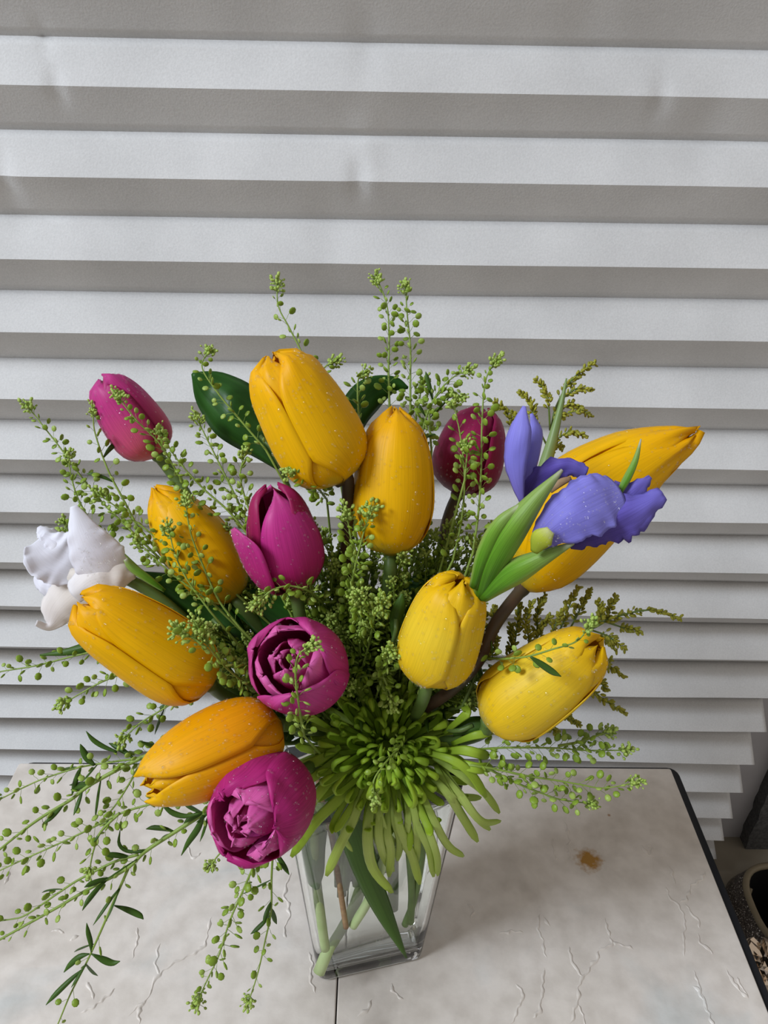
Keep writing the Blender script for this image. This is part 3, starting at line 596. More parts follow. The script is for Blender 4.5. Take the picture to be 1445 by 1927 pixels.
for ring, (nn_, th, ln, w) in enumerate(((14, 14, .020, .0019), (22, 26, .024, .0021), (30, 40, .028, .0022), (34, 54, .034, .0023), (34, 70, .040, .0025), (30, 86, .046, .0026), (24, 100, .048, .0026))):
    for k in range(nn_):
        a = 2 * math.pi * (k + rnd.uniform(-.3, .3)) / nn_ + ring; t_ = math.radians(th + rnd.uniform(-9, 9)); l_ = ln * rnd.uniform(.8, 1.1)
        rad = A1 * math.cos(a) + A2 * math.sin(a); dr = (AX * math.cos(t_) + rad * math.sin(t_)).normalized()
        s0 = MC - AX * .012 + rad * .003
        hk = rnd.uniform(.2, 1.0) if ring < 5 else rnd.uniform(-.2, .6)
        side = dr.cross(AX).normalized() * rnd.uniform(-.3, .3) * l_
        pts = [s0, s0 + dr * l_ * .45 + AX * .003, s0 + dr * l_ * .85 + side * .3, s0 + dr * l_ * 1.02 + side * .6 + (AX * hk - rad * hk * .7) * l_ * .22]
        if ring < 5: pts.append(pts[-1] - rad * l_ * .16 * hk + AX * l_ * .02 - dr * .1 * l_)
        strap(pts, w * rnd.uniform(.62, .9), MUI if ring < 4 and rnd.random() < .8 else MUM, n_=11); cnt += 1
st = MB(); tube(st, cr([MC - AX * .01, MC - AX * .04, MOUTH + Vector((.0, -.004, 0)), vpt(-.2, -.3, .09), P(600, 1830, .532)], 24), .0042, 10); part('stem', st, STP, mum)
mb = MB(); ellipsoid(mb, MC - AX * .014, A1 * .010, A2 * .010, AX * .008, 12, 8); part('receptacle', mb, MUI, mum)

# ------------------------------------------------------------------ foliage blades and broad leaves
def leaf(label, path, hw, m=LEF, cup=.4, roll=0.0, cat='leaf', name='broad_leaf', stemto=True, wavy=.15, seed=0):
    rt = root(name, label, cat, P(*path[0])); part('leaf_blade', blade(path, hw, cup, roll, nl=24, na=9, wavy=wavy, seed=seed), m, rt, thick=.0004)
    if stemto:
        st = MB(); b0 = P(*path[0]); c = cr([P(*path[1]), b0, b0.lerp(MOUTH, .5) + Vector((0, .01, .01)), MOUTH + Vector((random.uniform(-.02, .02), random.uniform(-.01, .012), 0)), MOUTH + Vector((random.uniform(-.015, .015), random.uniform(-.01, .01), -.06))], 18)
        tube(st, c, .0013, 6); part('leaf_stem', st, STM, rt)
    return rt
leaf('large dark green leaf standing behind the top left yellow tulip', [(528, 880, .425), (490, 820, .425), (440, 770, .425), (395, 730, .43), (362, 702, .43)], [8, 44, 58, 42, 3], LEB, seed=1)
leaf('broad bright green leaf arching behind the two upper yellow tulips', [(650, 850, .43), (668, 780, .43), (700, 742, .432), (740, 724, .435), (768, 730, .435)], [14, 30, 32, 16, 2], LEB, .3, .2, seed=2)
leaf('dark green leaf in shade behind the left yellow tulip', [(455, 1215, .425), (400, 1165, .425), (330, 1115, .42), (265, 1078, .42)], [20, 42, 34, 4], LEB, .3, seed=3)
leaf('small pointed green leaf left of the pale yellow tulip', [(742, 1200, .392), (745, 1165, .39), (752, 1140, .388), (757, 1117, .388)], [5, 12, 11, 1.5], LEF, .4, seed=4)
leaf('long grey-green blade rising behind the purple iris', [(1005, 960, .392), (1022, 890, .392), (1040, 825, .39), (1055, 765, .39), (1066, 712, .39)], [8, 12, 9, 5, 1], plain('grey_green_blade', (.16, .24, .07), (.22, .30, .12), .45, 30), .6, seed=5)
leaf('narrow green blade pointing left under the left yellow tulip', [(230, 1190, .42), (180, 1212, .42), (130, 1226, .42), (75, 1233, .42)], [16, 12, 7, 1], LEF, .5, seed=6)
leaf('long dark green blade plunging down across the front of the vase', [(640, 1490, .440), (664, 1560, .455), (690, 1640, .470), (722, 1715, .486), (765, 1803, .503)], [32, 30, 24, 17, 1.5], LEF, .35, seed=7, stemto=False, wavy=.05)
leaf('pale green leaf inside the vase at its left side', [(590, 1530, .470), (585, 1590, .478), (590, 1640, .484), (597, 1672, .488)], [26, 26, 20, 3], plain('milky_green_leaf', (.24, .38, .17), (.34, .48, .28), .45, 30, trans=.3), .5, seed=8, stemto=False)
leaf('green strap leaf between the chrysanthemum and the orange-yellow tulip', [(540, 1400, .415), (500, 1340, .415), (450, 1300, .415), (395, 1270, .42)], [18, 22, 18, 6], LEF, .4, seed=9)
leaf('green leaf tucked under the lower right yellow tulip', [(850, 1375, .405), (890, 1365, .40), (940, 1368, .40), (990, 1376, .40)], [10, 16, 14, 3], LEF, .4, seed=10)
leaf('dark leaf deep in the bouquet behind the pale yellow tulip', [(735, 1230, .43), (760, 1170, .43), (800, 1110, .43), (850, 1085, .43)], [20, 34, 34, 8], LEB, .3, seed=11)
leaf('dark leaf deep in the bouquet below the centre magenta tulip', [(600, 1260, .43), (560, 1200, .43), (500, 1150, .43), (420, 1130, .43)], [24, 44, 44, 8], LEB, .3, seed=12)

# ------------------------------------------------------------------ stems seen inside the vase
def cut_stem(label, pts, r, m):
    rt = root('cut_stem', label, 'stem', pts[-1]); mb = MB(); tube(mb, cr(pts, 20), r, 10); part('stem', mb, m, rt)
cut_stem('brown woody stem slanting down inside the vase', [P(600, 1470, .455), P(622, 1560, .470), P(638, 1660, .490), P(651, 1745, .503)], .0019, STT)
cut_stem('pale green stem upright against the left glass corner', [P(590, 1500, .468), P(592, 1620, .486), P(603, 1720, .503), P(612, 1785, .516)], .0032, STP)
cut_stem('short pale green stem crossing the middle of the vase', [P(740, 1560, .470), P(712, 1650, .488), P(690, 1700, .497), P(664, 1742, .505)], .0030, STP)
cut_stem('thin green stem at the right side of the vase', [P(760, 1500, .468), P(770, 1600, .485), P(775, 1680, .500), P(772, 1735, .512)], .0026, STM)
cut_stem('second thin green stem at the right side of the vase', [P(800, 1500, .470), P(795, 1600, .487), P(780, 1690, .503), P(762, 1740, .513)], .0024, STM)

# ------------------------------------------------------------------ pennycress sprigs
def pod_proto(seed, big=1.0, m2=POD):
    mb = MB(); r = random.Random(seed); bend = r.uniform(.1, .35)
    c = [Vector((0, 0, 0)), Vector((bend * .3, 0, .35)), Vector((bend * .7, 0, .62)), Vector((bend * .6, 0, .80))]
    tube(mb, c, .022, 3, 0, cap=False)
    tilt = Matrix.Rotation(r.uniform(-1, 1), 3, 'Z') @ Matrix.Rotation(r.uniform(-.5, .5), 3, 'Y')
    ellipsoid(mb, c[-1] + Vector((0, 0, .26)), tilt @ Vector((.31 * big, 0, 0)), tilt @ Vector((0, .10, 0)), tilt @ Vector((0, 0, .34 * big)), 8, 4, 1)
    return mb.mesh('seed_pod', [SPG, m2])
PODS = [pod_proto(i, .9 + .1 * (i % 3), POD if i % 3 else PDL) for i in range(9)]
def cone_dir(t, ang, spin):
    a = t.orthogonal().normalized(); c = t.cross(a)
    return (t * math.cos(ang) + (a * math.cos(spin) + c * math.sin(spin)) * math.sin(ang)).normalized()
def sprig(label, pts, t0=0.0, t1=.97, dens=1.0, pod=.0062, r0=.0008, leaves=0, head=1.0, world=None, stuff=False, group=None, seed=0, podmat=POD, tomouth=True, leaflen=.018, spread=62, nohead=False):
    """pts: pixel centre line from tip to base; pods sit between t0 and t1 of the drawn length"""
    rnd = random.Random(seed * 7 + 11)
    tip2base = [P(*p) for p in pts] if not world else world
    vis = cr(list(reversed(tip2base)), max(14, 7 * len(tip2base)))      # base -> tip
    base = vis[0]
    rt = root('pennycress_sprig', label, 'foliage', base, group)
    full = list(vis)
    if tomouth:
        mo = MOUTH + Vector((rnd.uniform(-.026, .026), rnd.uniform(-.018, .018), rnd.uniform(-.01, .005)))
        d0 = (vis[0] - vis[1]).normalized(); L_ = (mo - base).length
        ext = cr([vis[1], base, base.lerp(mo, .45) + d0 * L_ * .18, mo, Vector((mo.x * .8, VC.y + (mo.y - VC.y) * .7, .135))], 17)[4:]
        full = list(reversed(ext))[:-1] + full
    n_ = len(full); st = MB(); tube(st, full, [r0 * (1 - .62 * i / (n_ - 1)) for i in range(n_)], 6); part('stem', st, SPG, rt)
    # lengths on the visible part
    cum = [0]
    for i in range(1, len(vis)): cum.append(cum[-1] + (vis[i] - vis[i - 1]).length)
    Lv = cum[-1]
    def at(f):
        x = f * Lv
        for i in range(1, len(vis)):
            if cum[i] >= x:
                k = (x - cum[i - 1]) / max(1e-9, cum[i] - cum[i - 1]); return vis[i - 1].lerp(vis[i], k), (vis[i] - vis[i - 1]).normalized()
        return vis[-1], (vis[-1] - vis[-2]).normalized()
    npod = int(Lv / .0017 * dens); sm = MB(); spin = rnd.random() * 6
    for i in range(npod):
        f = t0 + (t1 - t0) * (i + rnd.uniform(0, .9)) / npod
        p, t = at(f); spin += 2.4 + rnd.uniform(-.4, .4)
        grow = 1.0 if f < .72 else 1.0 - .55 * (f - .72) / .28
        d = cone_dir(t, math.radians(spread + rnd.uniform(-16, 16) - (f > .8) * 16), spin); sc = pod * grow * rnd.uniform(.78, 1.12)
        if stuff:
            q = p + d * sc * .75; up = (d + t * .5).normalized(); a = up.orthogonal().normalized(); c = up.cross(a); k = rnd.random() * 6.28
            a, c = a * math.cos(k) + c * math.sin(k), c * math.cos(k) - a * math.sin(k)
            s_ = sc * rnd.uniform(.8, 1.1)
            tube(sm, [p, q], .00011, 3, 0, cap=False)
            ellipsoid(sm, q + up * s_ * .25, a * s_ * .30, c * s_ * .10, up * s_ * .34, 6, 4, 1)
        else:
            o = link('seed_pod', PODS[rnd.randrange(9)], rt)
            x = (t - d * t.dot(d)); x = x.normalized() if x.length > 1e-4 else d.orthogonal()
            y = d.cross(x); M = Matrix((x, y, d)).transposed().to_4x4() @ Matrix.Scale(sc, 4)
            M.translation = p - ORG[rt]; o.matrix_local = M
    if stuff and sm.v: part('seed_pods', sm, [SPG, podmat], rt, kind='stuff')
    # bud head at the tip
    if not nohead:
        hm = MB(); tp, tt = at(1.0)
        for i in range(int(38 * head)):
            d = cone_dir(tt, rnd.uniform(.05, 1.35), rnd.random() * 6.28); b0 = tp - tt * rnd.uniform(0, .006) * head; q = b0 + d * rnd.uniform(.0018, .0052) * (head ** .5)
            tube(hm, [b0, q], .00013, 3, 0, cap=False); s_ = rnd.uniform(.0005, .00105)
            ellipsoid(hm, q, d.orthogonal().normalized() * s_, d.cross(d.orthogonal().normalized()) * s_, d * s_ * 1.3, 5, 3, 1)
        part('bud_cluster', hm, [SPG, HED], rt, kind='stuff')
    for i in range(leaves):
        f = rnd.uniform(.02, .6); p, t = at(f); d = cone_dir(t, math.radians(rnd.uniform(30, 60)), rnd.random() * 6.28); l_ = leaflen * rnd.uniform(.6, 1.2)
        g = Vector((0, 0, -1)) * l_ * rnd.uniform(-.1, .4)
        part('leaf', blade([p, p + d * l_ * .35, p + d * l_ * .75 + g * .4, p + d * l_ + g], [.0003, .0012, .0013, .0001], .5, rnd.uniform(-1, 1), nl=9, na=4, world=True), LEF, rt, thick=.0002)
    return rt
def pl(s, d): return [(x, y, d) if not isinstance(d, (list, tuple)) else (x, y, d[min(i, len(d) - 1)]) for i, (x, y) in enumerate(s)]
SP = [
 ('green seed sprig reaching farthest up the left edge', [(50,762),(80,800),(115,845),(150,893),(195,948),(250,1002),(310,1060)], .425, dict(dens=1.0)),
 ('short curved sprig just above the white iris petals', [(128,858),(136,905),(150,945),(178,990),(225,1035)], .42, dict(dens=1.1)),
 ('thin sprig whose tip overlaps the left rim of the upper left pink tulip', [(176,766),(177,806),(190,850),(207,893),(232,940),(258,990)], .415, dict(dens=.55, leaves=2)),
 ('sprig crossing the face of the upper left pink tulip', [(218,742),(256,790),(298,832),(325,875),(350,918),(382,980),(425,1040)], [.40,.40,.405,.41,.415,.42,.43], dict(dens=1.0)),
 ('sprig with a round bud head beside the base of the upper left pink tulip', [(300,808),(330,860),(378,915),(430,962),(470,1010)], .41, dict(dens=1.1)),
 ('sprig crossing the large dark leaf, tip curling above it', [(396,656),(380,690),(408,737),(450,788),(500,846)], .41, dict(dens=.8)),
 ('bushy sprig standing below the large dark leaf', [(368,782),(388,823),(414,875),(446,940),(470,990)], .415, dict(dens=1.2)),
 ('sprig right of the bushy one, touching the left petal of the magenta tulip', [(462,850),(452,892),(462,940),(480,985)], .41, dict(dens=1.2)),
 ('sprig standing in front of the half hidden yellow tulip, tip at its left edge', [(316,990),(330,1045),(355,1095),(395,1150)], .40, dict(dens=1.1)),
 ('sprig running down the middle of the half hidden yellow tulip', [(348,938),(358,1000),(380,1060),(412,1130),(450,1180)], .405, dict(dens=.8)),
 ('sprig slanting right from above the white iris', [(180,927),(222,956),(264,988),(325,1035),(385,1065)], .415, dict(dens=1.1)),
 ('sprig with a loose head between the white iris and the half hidden tulip', [(256,1014),(285,1045),(330,1085),(400,1135)], .41, dict(dens=1.1)),
 ('small sprig tip peeping out behind the white iris', [(121,982),(130,1005),(150,1040)], .428, dict(dens=1.2)),
 ('tall sprig rising above the tallest yellow tulip, leaning left', [(521,532),(524,577),(545,618),(573,674),(594,722),(620,780)], .415, dict(dens=.65)),
 ('side sprig bending right beside the top of the tallest yellow tulip', [(634,680),(612,690),(597,712),(600,745),(622,785)], .412, dict(dens=1.0)),
 ('left one of the two tallest sprigs at top centre', [(708,520),(728,575),(732,640),(731,700),(733,770)], .425, dict(dens=1.1)),
 ('right one of the two tallest sprigs at top centre', [(763,538),(766,590),(772,650),(772,710),(772,780)], .425, dict(dens=1.1)),
 ('sprig in front of the arching broad leaf, head bent right', [(690,700),(675,712),(673,745),(676,800)], .415, dict(dens=.9)),
 ('arching sprig right of the central yellow tulip tip', [(885,695),(850,712),(820,745),(800,790),(790,850)], .42, dict(dens=1.2, leaves=2)),
 ('nodding sprig above the dark wine-red tulip', [(868,748),(845,733),(822,745),(808,780),(812,850)], .42, dict(dens=1.1, leaves=2)),
 ('low sprig right behind the tip of the central yellow tulip', [(800,715),(790,745),(782,800),(800,860)], .43, dict(dens=1.3)),
 ('upright sprig in front of the right side of the wine-red tulip', [(937,675),(914,715),(907,795),(905,890),(900,965),(890,1040)], .405, dict(dens=.95)),
 ('upright sprig in front of the middle of the wine-red tulip', [(852,752),(866,820),(874,900),(868,980),(852,1055)], .405, dict(dens=.8)),
 ('short branchlet with a bud cluster against the wine-red tulip', [(880,838),(878,865),(874,905)], .40, dict(dens=1.4)),
 ('sprig with twin heads overlapping the left side of the central yellow tulip', [(700,955),(685,1000),(672,1050),(662,1100),(655,1160)], [.378,.378,.38,.39,.41], dict(dens=1.5, head=1.3)),
 ('sprig left of the central yellow tulip, next to the twin headed one', [(650,960),(658,1000),(664,1050),(660,1110)], [.382,.385,.39,.41], dict(dens=1.4, head=1.2)),
 ('pale bud head facing the viewer at the heart of the bouquet', [(678,1120),(680,1150),(676,1200)], [.372,.385,.41], dict(dens=1.6, head=2.2)),
 ('second pale bud head at the heart of the bouquet, on the right', [(716,1128),(706,1155),(695,1210)], [.372,.385,.41], dict(dens=1.6, head=2.0)),
 ('sprig bending left beneath the centre magenta tulip', [(482,1138),(510,1112),(545,1103),(585,1115),(620,1150)], [.375,.375,.378,.385,.42], dict(dens=1.5, head=1.6)),
 ('sprig hanging in front of the round magenta tulip', [(592,1212),(562,1232),(556,1270),(562,1325),(572,1385)], [.335,.335,.338,.348,.375], dict(dens=1.15, pod=.0056, tomouth=True)),
 ('rounded bud head left of the pale yellow tulip', [(736,1222),(728,1250),(715,1290)], [.372,.385,.41], dict(dens=1.7, head=1.8)),
 ('light green sprig drooping over the face of the chrysanthemum', [(706,1510),(703,1471),(720,1442),(745,1413),(765,1390)], [.365,.365,.37,.385,.41], dict(dens=.9, pod=.0053)),
 ('small drooping head at the top of the chrysanthemum', [(738,1330),(732,1300),(722,1275)], .385, dict(dens=1.3, head=1.2)),
 ('tiny bud head beside the base of the pale yellow tulip', [(812,1275),(800,1285),(778,1310)], [.372,.39,.425], dict(dens=.8, head=.8)),
 ('sprig leaving the frame at the left under the narrow blade', [(-30,1272),(0,1264),(66,1253),(133,1236),(190,1222),(260,1200)], .42, dict(dens=.75)),
 ('short sprig pointing down-left below the left yellow tulip', [(113,1328),(150,1306),(188,1285),(230,1268),(290,1250)], .41, dict(dens=1.0, pod=.0065)),
 ('sprig between the left yellow and the orange-yellow tulip', [(229,1394),(262,1362),(299,1339),(334,1318),(380,1295)], .415, dict(dens=1.0, leaves=3)),
 ('upper one of the sprigs fanning out left over the table edge', [(-40,1522),(0,1504),(40,1484),(83,1465),(150,1444),(210,1434),(270,1424),(340,1400)], .415, dict(dens=.65, leaves=5, pod=.0067)),
 ('second sprig fanning out left, leafy near the orange-yellow tulip', [(-50,1638),(0,1598),(45,1562),(83,1535),(133,1505),(173,1475),(253,1432),(330,1400)], .412, dict(dens=.55, leaves=7, pod=.0065, r0=.0015)),
 ('third sprig fanning out left, densest with round pods', [(-45,1660),(0,1638),(43,1618),(116,1585),(165,1562),(231,1529),(292,1510),(360,1480)], .405, dict(dens=.8, leaves=1, pod=.0067)),
 ('long sprig sweeping down-left over the pale tiles', [(-30,1785),(0,1768),(50,1740),(109,1707),(165,1674),(238,1635),(274,1602),(330,1565),(386,1529),(440,1490)], .412, dict(dens=.5, t0=.0, leaves=9, pod=.0063, r0=.0014)),
 ('side branch just above the long sweeping sprig', [(-20,1735),(20,1730),(50,1721),(109,1681),(149,1655),(215,1622),(260,1608)], .412, dict(dens=.45, leaves=3, tomouth=False)),
 ('branch dropping to the lower left corner with a few long leaves', [(95,1955),(109,1927),(132,1872),(162,1813),(185,1763),(205,1717),(224,1674),(241,1635)], .413, dict(dens=.16, leaves=6, tomouth=False, leaflen=.02, nohead=True)),
 ('sprig hanging lowest in front of the table, below the lowest magenta tulip', [(368,1892),(389,1846),(412,1797),(432,1734),(455,1681),(477,1631),(510,1560)], [.425, .425, .42, .415, .41, .405, .40], dict(dens=.85, pod=.0070, head=1.5)),
 ('thin sprig hanging between the lowest magenta tulip and the vase', [(466,1890),(484,1835),(499,1770),(510,1715),(511,1650),(515,1580)], .43, dict(dens=.45, leaves=5)),
 ('tiny star shaped bud head poking out left of the lowest magenta tulip', [(396,1630),(412,1608),(450,1570)], .41, dict(dens=.1, head=1.0)),
 ('branchlet with pods beside the third left sprig', [(168,1640),(176,1600),(190,1565),(225,1530)], .402, dict(dens=.6, tomouth=False, head=.5)),
 ('thin twig of pods rising from the third left sprig', [(190,1545),(215,1518),(240,1480),(262,1440)], .418, dict(dens=.7, nohead=True)),
 ('upper right sprig lying over the blue-grey shade, below the right tulip', [(1182,1412),(1150,1412),(1099,1412),(1050,1408),(1005,1407),(950,1407),(900,1410)], .40, dict(dens=1.25)),
 ('short branch with its tip above the upper right sprig', [(1150,1374),(1125,1384),(1090,1396),(1050,1404)], .40, dict(dens=1.2, tomouth=False)),
 ('lower right sprig with its tip over the table corner', [(1202,1472),(1136,1483),(1090,1476),(1043,1468),(990,1460),(945,1450),(890,1440)], .395, dict(dens=1.0, pod=.0065)),
 ('shorter lower right sprig ending over the tiles', [(1120,1513),(1061,1506),(1028,1496),(994,1483),(960,1468),(925,1450)], .398, dict(dens=1.1)),
 ('leafy sprig lying across the lower right yellow tulip', [(1112,1172),(1086,1206),(1039,1222),(994,1235),(949,1240),(905,1243),(870,1290)], [.345,.345,.346,.35,.37,.40,.43], dict(dens=.45, leaves=5, leaflen=.013)),
 ('large bud head lying on the right end of the left yellow tulip', [(369,1172),(392,1216),(425,1256),(465,1288),(510,1320)], [.352,.356,.37,.39,.42], dict(dens=1.6, head=2.2)),
 ('side head left of the large bud head on the left yellow tulip', [(334,1188),(362,1200),(388,1220)], .352, dict(dens=1.2, head=1.3, tomouth=False)),
 ('small sprig lying over the base of the tallest yellow tulip', [(545,888),(565,895),(592,912),(615,940)], [.372,.374,.385,.42], dict(dens=1.2)),
]
for i, (lab, pth, d, kw) in enumerate(SP): sprig(lab, pl(pth, d), seed=i, **kw)
# leaves drawn one by one on the sprigs over the table
def twigleaf(label, pth, d, hw):
    rt = root('narrow_leaf', label, 'leaf', P(*pth[0], d)); part('leaf_blade', blade([(x, y, d) for x, y in pth], hw, .4, random.uniform(-.3, .3), nl=12, na=5), LEF, rt, thick=.0002)
twigleaf('narrow green leaf pointing right above the lower left corner', [(215, 1704), (240, 1712), (262, 1722), (270, 1730)], .4125, [1, 5, 5, .5])
twigleaf('narrow green leaf pointing right at the lowest leaf whorl', [(172, 1795), (195, 1806), (212, 1812), (226, 1809)], .4125, [1, 6, 5, .5])
twigleaf('narrow green leaf pointing left at the lowest leaf whorl', [(168, 1795), (150, 1800), (132, 1815), (120, 1830)], .4125, [1, 5, 5, .5])
twigleaf('narrow green leaf pointing straight up at the lowest leaf whorl', [(172, 1792), (171, 1775), (166, 1755), (163, 1737)], .4125, [1, 4, 4, .5])
twigleaf('curled leaf above the long sweeping sprig', [(274, 1602), (240, 1602), (224, 1588), (226, 1562)], .4115, [3, 3, 3, .5])
twigleaf('curled pointed leaf standing up left of the orange-yellow tulip', [(220, 1415), (195, 1405), (175, 1392), (162, 1376)], .414, [2, 4, 4, .5])
twigleaf('second pointed leaf standing up left of the orange-yellow tulip', [(178, 1440), (165, 1428), (156, 1412), (151, 1400)], .414, [2, 6, 5, .5])
twigleaf('broad tooth shaped leaf lying over the lower right tulip', [(998, 1236), (1018, 1250), (1040, 1265), (1056, 1273)], .343, [2, 6, 6, .5])
twigleaf('curled leaf over the edge of the table tile near the orange-yellow tulip', [(305, 1514), (325, 1530), (350, 1536), (378, 1530)], .40, [2, 5, 4, 1])
twigleaf('long narrow leaf below the orange-yellow tulip pointing down', [(383, 1534), (372, 1560), (355, 1585), (341, 1610)], .405, [3, 6, 5, .5])
# crowd of sprigs in the shade between the blooms
rnd = random.Random(99)
ZONES = [(66, 'crowded between the two middle magenta tulips and the pale yellow one', lambda: (rnd.gauss(655, 62), rnd.gauss(1130, 85), rnd.uniform(.392, .43)), (545, 760, 930, 1290)),
         (30, 'crowded below the dark wine-red tulip', lambda: (rnd.uniform(800, 930), rnd.uniform(950, 1150), rnd.uniform(.41, .445)), (800, 930, 930, 1160)),
         (20, 'crowded left of the centre magenta tulip', lambda: (rnd.uniform(385, 470), rnd.uniform(930, 1180), rnd.uniform(.42, .445)), (380, 480, 900, 1200)),
         (18, 'crowded below the left yellow tulip base', lambda: (rnd.uniform(380, 480), rnd.uniform(1180, 1290), rnd.uniform(.395, .43)), (370, 500, 1160, 1300)),
         (14, 'crowded between the pale yellow and the lower right tulip', lambda: (rnd.uniform(870, 930), rnd.uniform(1230, 1330), rnd.uniform(.40, .42)), (860, 940, 1200, 1350))]
i = 0
for cnt, where, gen, (xa, xb, ya, yb) in ZONES:
    for q in range(cnt):
        i += 1; x, y, dd = gen(); x = min(xb, max(xa, x)); y = min(yb, max(ya, y)); tp = P(x, y, dd)
        m0 = MOUTH + Vector((rnd.uniform(-.02, .02), rnd.uniform(-.012, .018), .02)); mid = tp.lerp(m0, .5) + Vector((rnd.uniform(-.008, .008), rnd.uniform(0, .012), rnd.uniform(-.004, .008)))
        sprig('dark green seed sprig ' + where, None, world=[tp, tp.lerp(mid, .5) + Vector((0, 0, .003)), mid, mid.lerp(m0, .6)], stuff=True, dens=1.25, pod=.0068, leaves=4, leaflen=.026,
              tomouth=True, group='seed sprigs ' + where, seed=200 + i, head=rnd.choice((.5, .8, 1.2)), podmat=POD if rnd.random() < .8 else PDL)

# ------------------------------------------------------------------ goldenrod
def goldenrod(label, main, branches, d, seed):
    rnd = random.Random(seed); rt = root('goldenrod_spray', label, 'foliage', P(*main[0], d))
    c = cr([P(x, y, d) for x, y in main], 24); mo = MOUTH + Vector((.02, .006, 0)); full = cr([mo, c[0].lerp(mo, .5) + Vector((0, .01, .005))], 6) + c
    st = MB(); tube(st, full, [.0012 * (1 - .7 * i / (len(full) - 1)) for i in range(len(full))], 6)
    hm = MB()
    def budline(cc, dense, t0=.25):
        n_ = len(cc); Lc = sum((cc[i + 1] - cc[i]).length for i in range(n_ - 1)); nb = int(Lc / .00062 * dense)
        for i in range(nb):
            f = t0 + (1 - t0) * i / nb; k = min(n_ - 2, int(f * (n_ - 1))); p = cc[k].lerp(cc[k + 1], f * (n_ - 1) - k); t = (cc[k + 1] - cc[k]).normalized()
            d_ = cone_dir(t, rnd.uniform(.5, 1.1), rnd.random() * 6.28); w = (1.15 - .75 * f); q = p + d_ * rnd.uniform(.0015, .0042) * w
            tube(hm, [p, q], .00016, 3, 0, cap=False); a = d_.orthogonal().normalized(); s_ = rnd.uniform(.0006, .00095)
            ellipsoid(hm, q, a * s_, d_.cross(a) * s_, d_ * s_ * 1.9, 5, 4, 1)
    for bi, br in enumerate(branches):
        dd = d + rnd.uniform(-.008, .008); b = cr([P(br[0][0], br[0][1], d)] + [P(x, y, dd) for x, y in br[1:]], 12)
        tube(st, b, [.0006 * (1 - .6 * i / 11) for i in range(12)], 5); budline(b, 1.0)
    budline(c[12:], 1.0, .1)
    part('stem', st, plain('goldenrod_stem', (.13, .20, .04), None, .5, 60) if 'goldenrod_stem' not in bpy.data.materials else bpy.data.materials['goldenrod_stem'], rt)
    part('bud_clusters', hm, [bpy.data.materials['goldenrod_stem'], GLD], rt, kind='stuff')
goldenrod('olive-yellow goldenrod spray standing behind the purple iris', [(985,960),(1017,893),(1035,820),(1045,770),(1068,725),(1092,700),(1120,683)],
 [[(1030,840),(1005,790),(1000,760),(979,737)],[(1035,810),(1032,760),(1025,735),(1009,714)],[(1015,900),(975,840),(955,780),(931,756)],[(1040,790),(1060,765),(1085,762),(1112,785)],[(1050,760),(1070,740),(1090,730),(1112,736)],[(1028,850),(1050,825),(1075,812),(1103,822)],[(1020,880),(1035,850),(1048,838),(1058,842)],[(1040,795),(1045,775),(1055,780),(1100,770)],[(1015,900),(990,850),(985,810),(965,775)]], .415, 1)
goldenrod('olive-yellow goldenrod spray reaching right between the two right tulips', [(870,1330),(950,1270),(1040,1215),(1118,1181),(1155,1162),(1222,1148),(1282,1164)],
 [[(1060,1205),(1085,1160),(1098,1130),(1112,1110)],[(1118,1181),(1140,1160),(1150,1140),(1160,1121)],[(1040,1215),(1060,1170),(1075,1130),(1088,1105)],[(1140,1170),(1170,1180),(1185,1182),(1206,1188)],[(1110,1185),(1140,1195),(1155,1205),(1176,1222)],[(1000,1235),(1010,1190),(1012,1150),(1026,1118)],[(960,1262),(970,1200),(975,1150),(972,1112)],[(980,1250),(995,1210),(990,1170),(1002,1130)],[(1030,1220),(1040,1190),(1050,1165),(1060,1150)],[(930,1285),(955,1240),(962,1210),(960,1175)],[(1090,1195),(1125,1170),(1130,1150),(1125,1130)],[(985,1250),(1005,1215),(1020,1180),(1035,1160)]], .405, 2)
goldenrod('olive-yellow goldenrod spray hidden below the lower right tulip, tips showing past it', [(870,1360),(950,1350),(1030,1320),(1090,1290),(1120,1260),(1150,1240)],
 [[(1100,1280),(1130,1250),(1150,1255),(1174,1274)],[(1060,1305),(1110,1300),(1140,1320),(1178,1343)],[(1020,1325),(1055,1340),(1070,1350),(1092,1366)],[(1100,1285),(1120,1230),(1135,1200),(1160,1225)],[(1100,1285),(1125,1285),(1135,1290),(1140,1300)],[(980,1340),(1030,1355),(1040,1370),(1050,1385)]], .412, 3)
goldenrod('olive goldenrod spray in shade beneath the iris sheath', [(870,1330),(895,1270),(910,1220),(922,1180),(930,1140)],
 [[(895,1270),(915,1240),(930,1220),(935,1200)],[(905,1240),(905,1200),(900,1180),(915,1150)],[(890,1290),(870,1260),(885,1230),(880,1210)],[(885,1300),(905,1290),(925,1290),(935,1270)],[(910,1220),(925,1200),(938,1170),(935,1150)]], .40, 4)

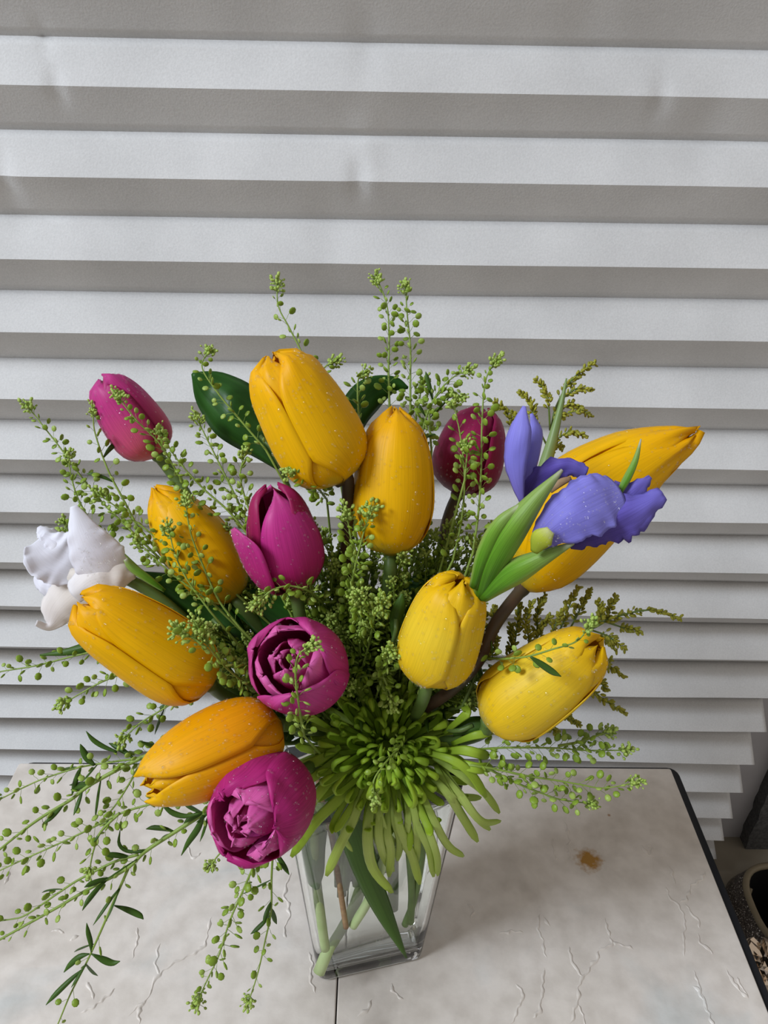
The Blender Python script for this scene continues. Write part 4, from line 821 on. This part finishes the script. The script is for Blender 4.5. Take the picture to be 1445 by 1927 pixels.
# ------------------------------------------------------------------ glittery bag and crumpled foil, lower right
glit, N, L, b = mat('glitter_fabric'); tc = N.new('ShaderNodeTexCoord'); vo = N.new('ShaderNodeTexVoronoi'); vo.inputs['Scale'].default_value = 950; L.new(tc.outputs['Object'], vo.inputs['Vector'])
rp = ramp(N, [(0.0, (.050, .040, .034)), (.72, (.10, .085, .075)), (.95, (.30, .26, .22)), (1.0, (1, .95, .9))]); sp = N.new('ShaderNodeSeparateColor'); L.new(vo.outputs['Color'], sp.inputs[0]); L.new(sp.outputs[0], rp.inputs[0])
L.new(rp.outputs[0], b.inputs['Base Color']); b.inputs['Roughness'].default_value = .35; b.inputs['Metallic'].default_value = .5
bp = N.new('ShaderNodeBump'); bp.inputs['Strength'].default_value = 1; bp.inputs['Distance'].default_value = .001; L.new(sp.outputs[1], bp.inputs['Height']); L.new(bp.outputs[0], b.inputs['Normal'])
RIM = plain('beige_piping', (.30, .25, .17), (.24, .20, .13), .45, 30); INN = plain('black_lining', (.006, .006, .006), None, .9, 30)
BZ = -.235
bc = onZ(1498, 1712, BZ); BAGB = Vector((bc.x, bc.y, -.75))
bag = root('glitter_bag', 'dark glittery bag with beige piping round its black opening, beside the table', 'bag', BAGB)
def sup(cx, cy, rx, ry, z, n_=40, e=2.7):
    out = []
    for j in range(n_):
        a = 2 * math.pi * j / n_; ca, sa = math.cos(a), math.sin(a)
        out.append(Vector((cx + rx * math.copysign(abs(ca) ** (2 / e), ca), cy + ry * math.copysign(abs(sa) ** (2 / e), sa), z)))
    return out
rx = bc.x - onZ(1416, 1712, BZ).x; ry = (onZ(1498, 1630, BZ).y - onZ(1498, 1800, BZ).y) / 2
mb = MB(); ls = [sup(bc.x, bc.y, rx * k, ry * (k * .9 + .1), z) for k, z in ((1.0, BZ), (1.12, BZ - .006), (1.30, BZ - .03), (1.36, BZ - .08), (1.32, BZ - .3), (1.28, -.749))]
mb.add([v for l_ in ls for v in l_], grid_faces(6, 40, True) + [tuple(range(200, 240))]); part('bag_body', mb, glit, bag)
mb = MB(); lp = sup(bc.x, bc.y, rx, ry, BZ + .002); tube(mb, lp + [lp[0]], .0038, 8, cap=False); part('piping', mb, RIM, bag)
mb = MB(); ls = [sup(bc.x, bc.y, rx * .97, ry * .97, z) for z in (BZ, BZ - .1, BZ - .22)]; mb.add([v for l_ in ls for v in l_], grid_faces(3, 40, True) + [tuple(range(80, 120))]); part('lining', mb, INN, bag)
mb = MB(); tube(mb, cr([onZ(1413, 1672, BZ - .012), onZ(1402, 1705, BZ - .022), onZ(1386, 1722, BZ - .038), onZ(1380, 1745, BZ - .07)], 10), .002, 6); part('seam_cord', mb, RIM, bag)
foil, N, L, b = mat('gold_foil'); b.inputs['Metallic'].default_value = 1; b.inputs['Roughness'].default_value = .12; b.inputs['Base Color'].default_value = (.80, .66, .52, 1)
fc = onZ(1478, 1872, -.19); bm = bmesh.new(); bmesh.ops.create_icosphere(bm, subdivisions=5, radius=1)
for v in bm.verts:
    q = v.co.copy(); k = 1 + .30 * abs(noise.noise(q * 2.2)) + .22 * abs(noise.noise(q * 5)) - .12 * noise.cell(q * 3)
    v.co = Vector((q.x * .048 * k, q.y * .050 * k, q.z * .055 * k))
me = bpy.data.meshes.new('crumpled_foil'); bm.to_mesh(me); bm.free(); me.materials.append(foil)
fo = link('crumpled_foil', me, None, (fc.x + .004, fc.y, -.21)); fo['label'] = 'shiny crumpled gold foil beside the table below the glitter bag'; fo['category'] = 'foil'
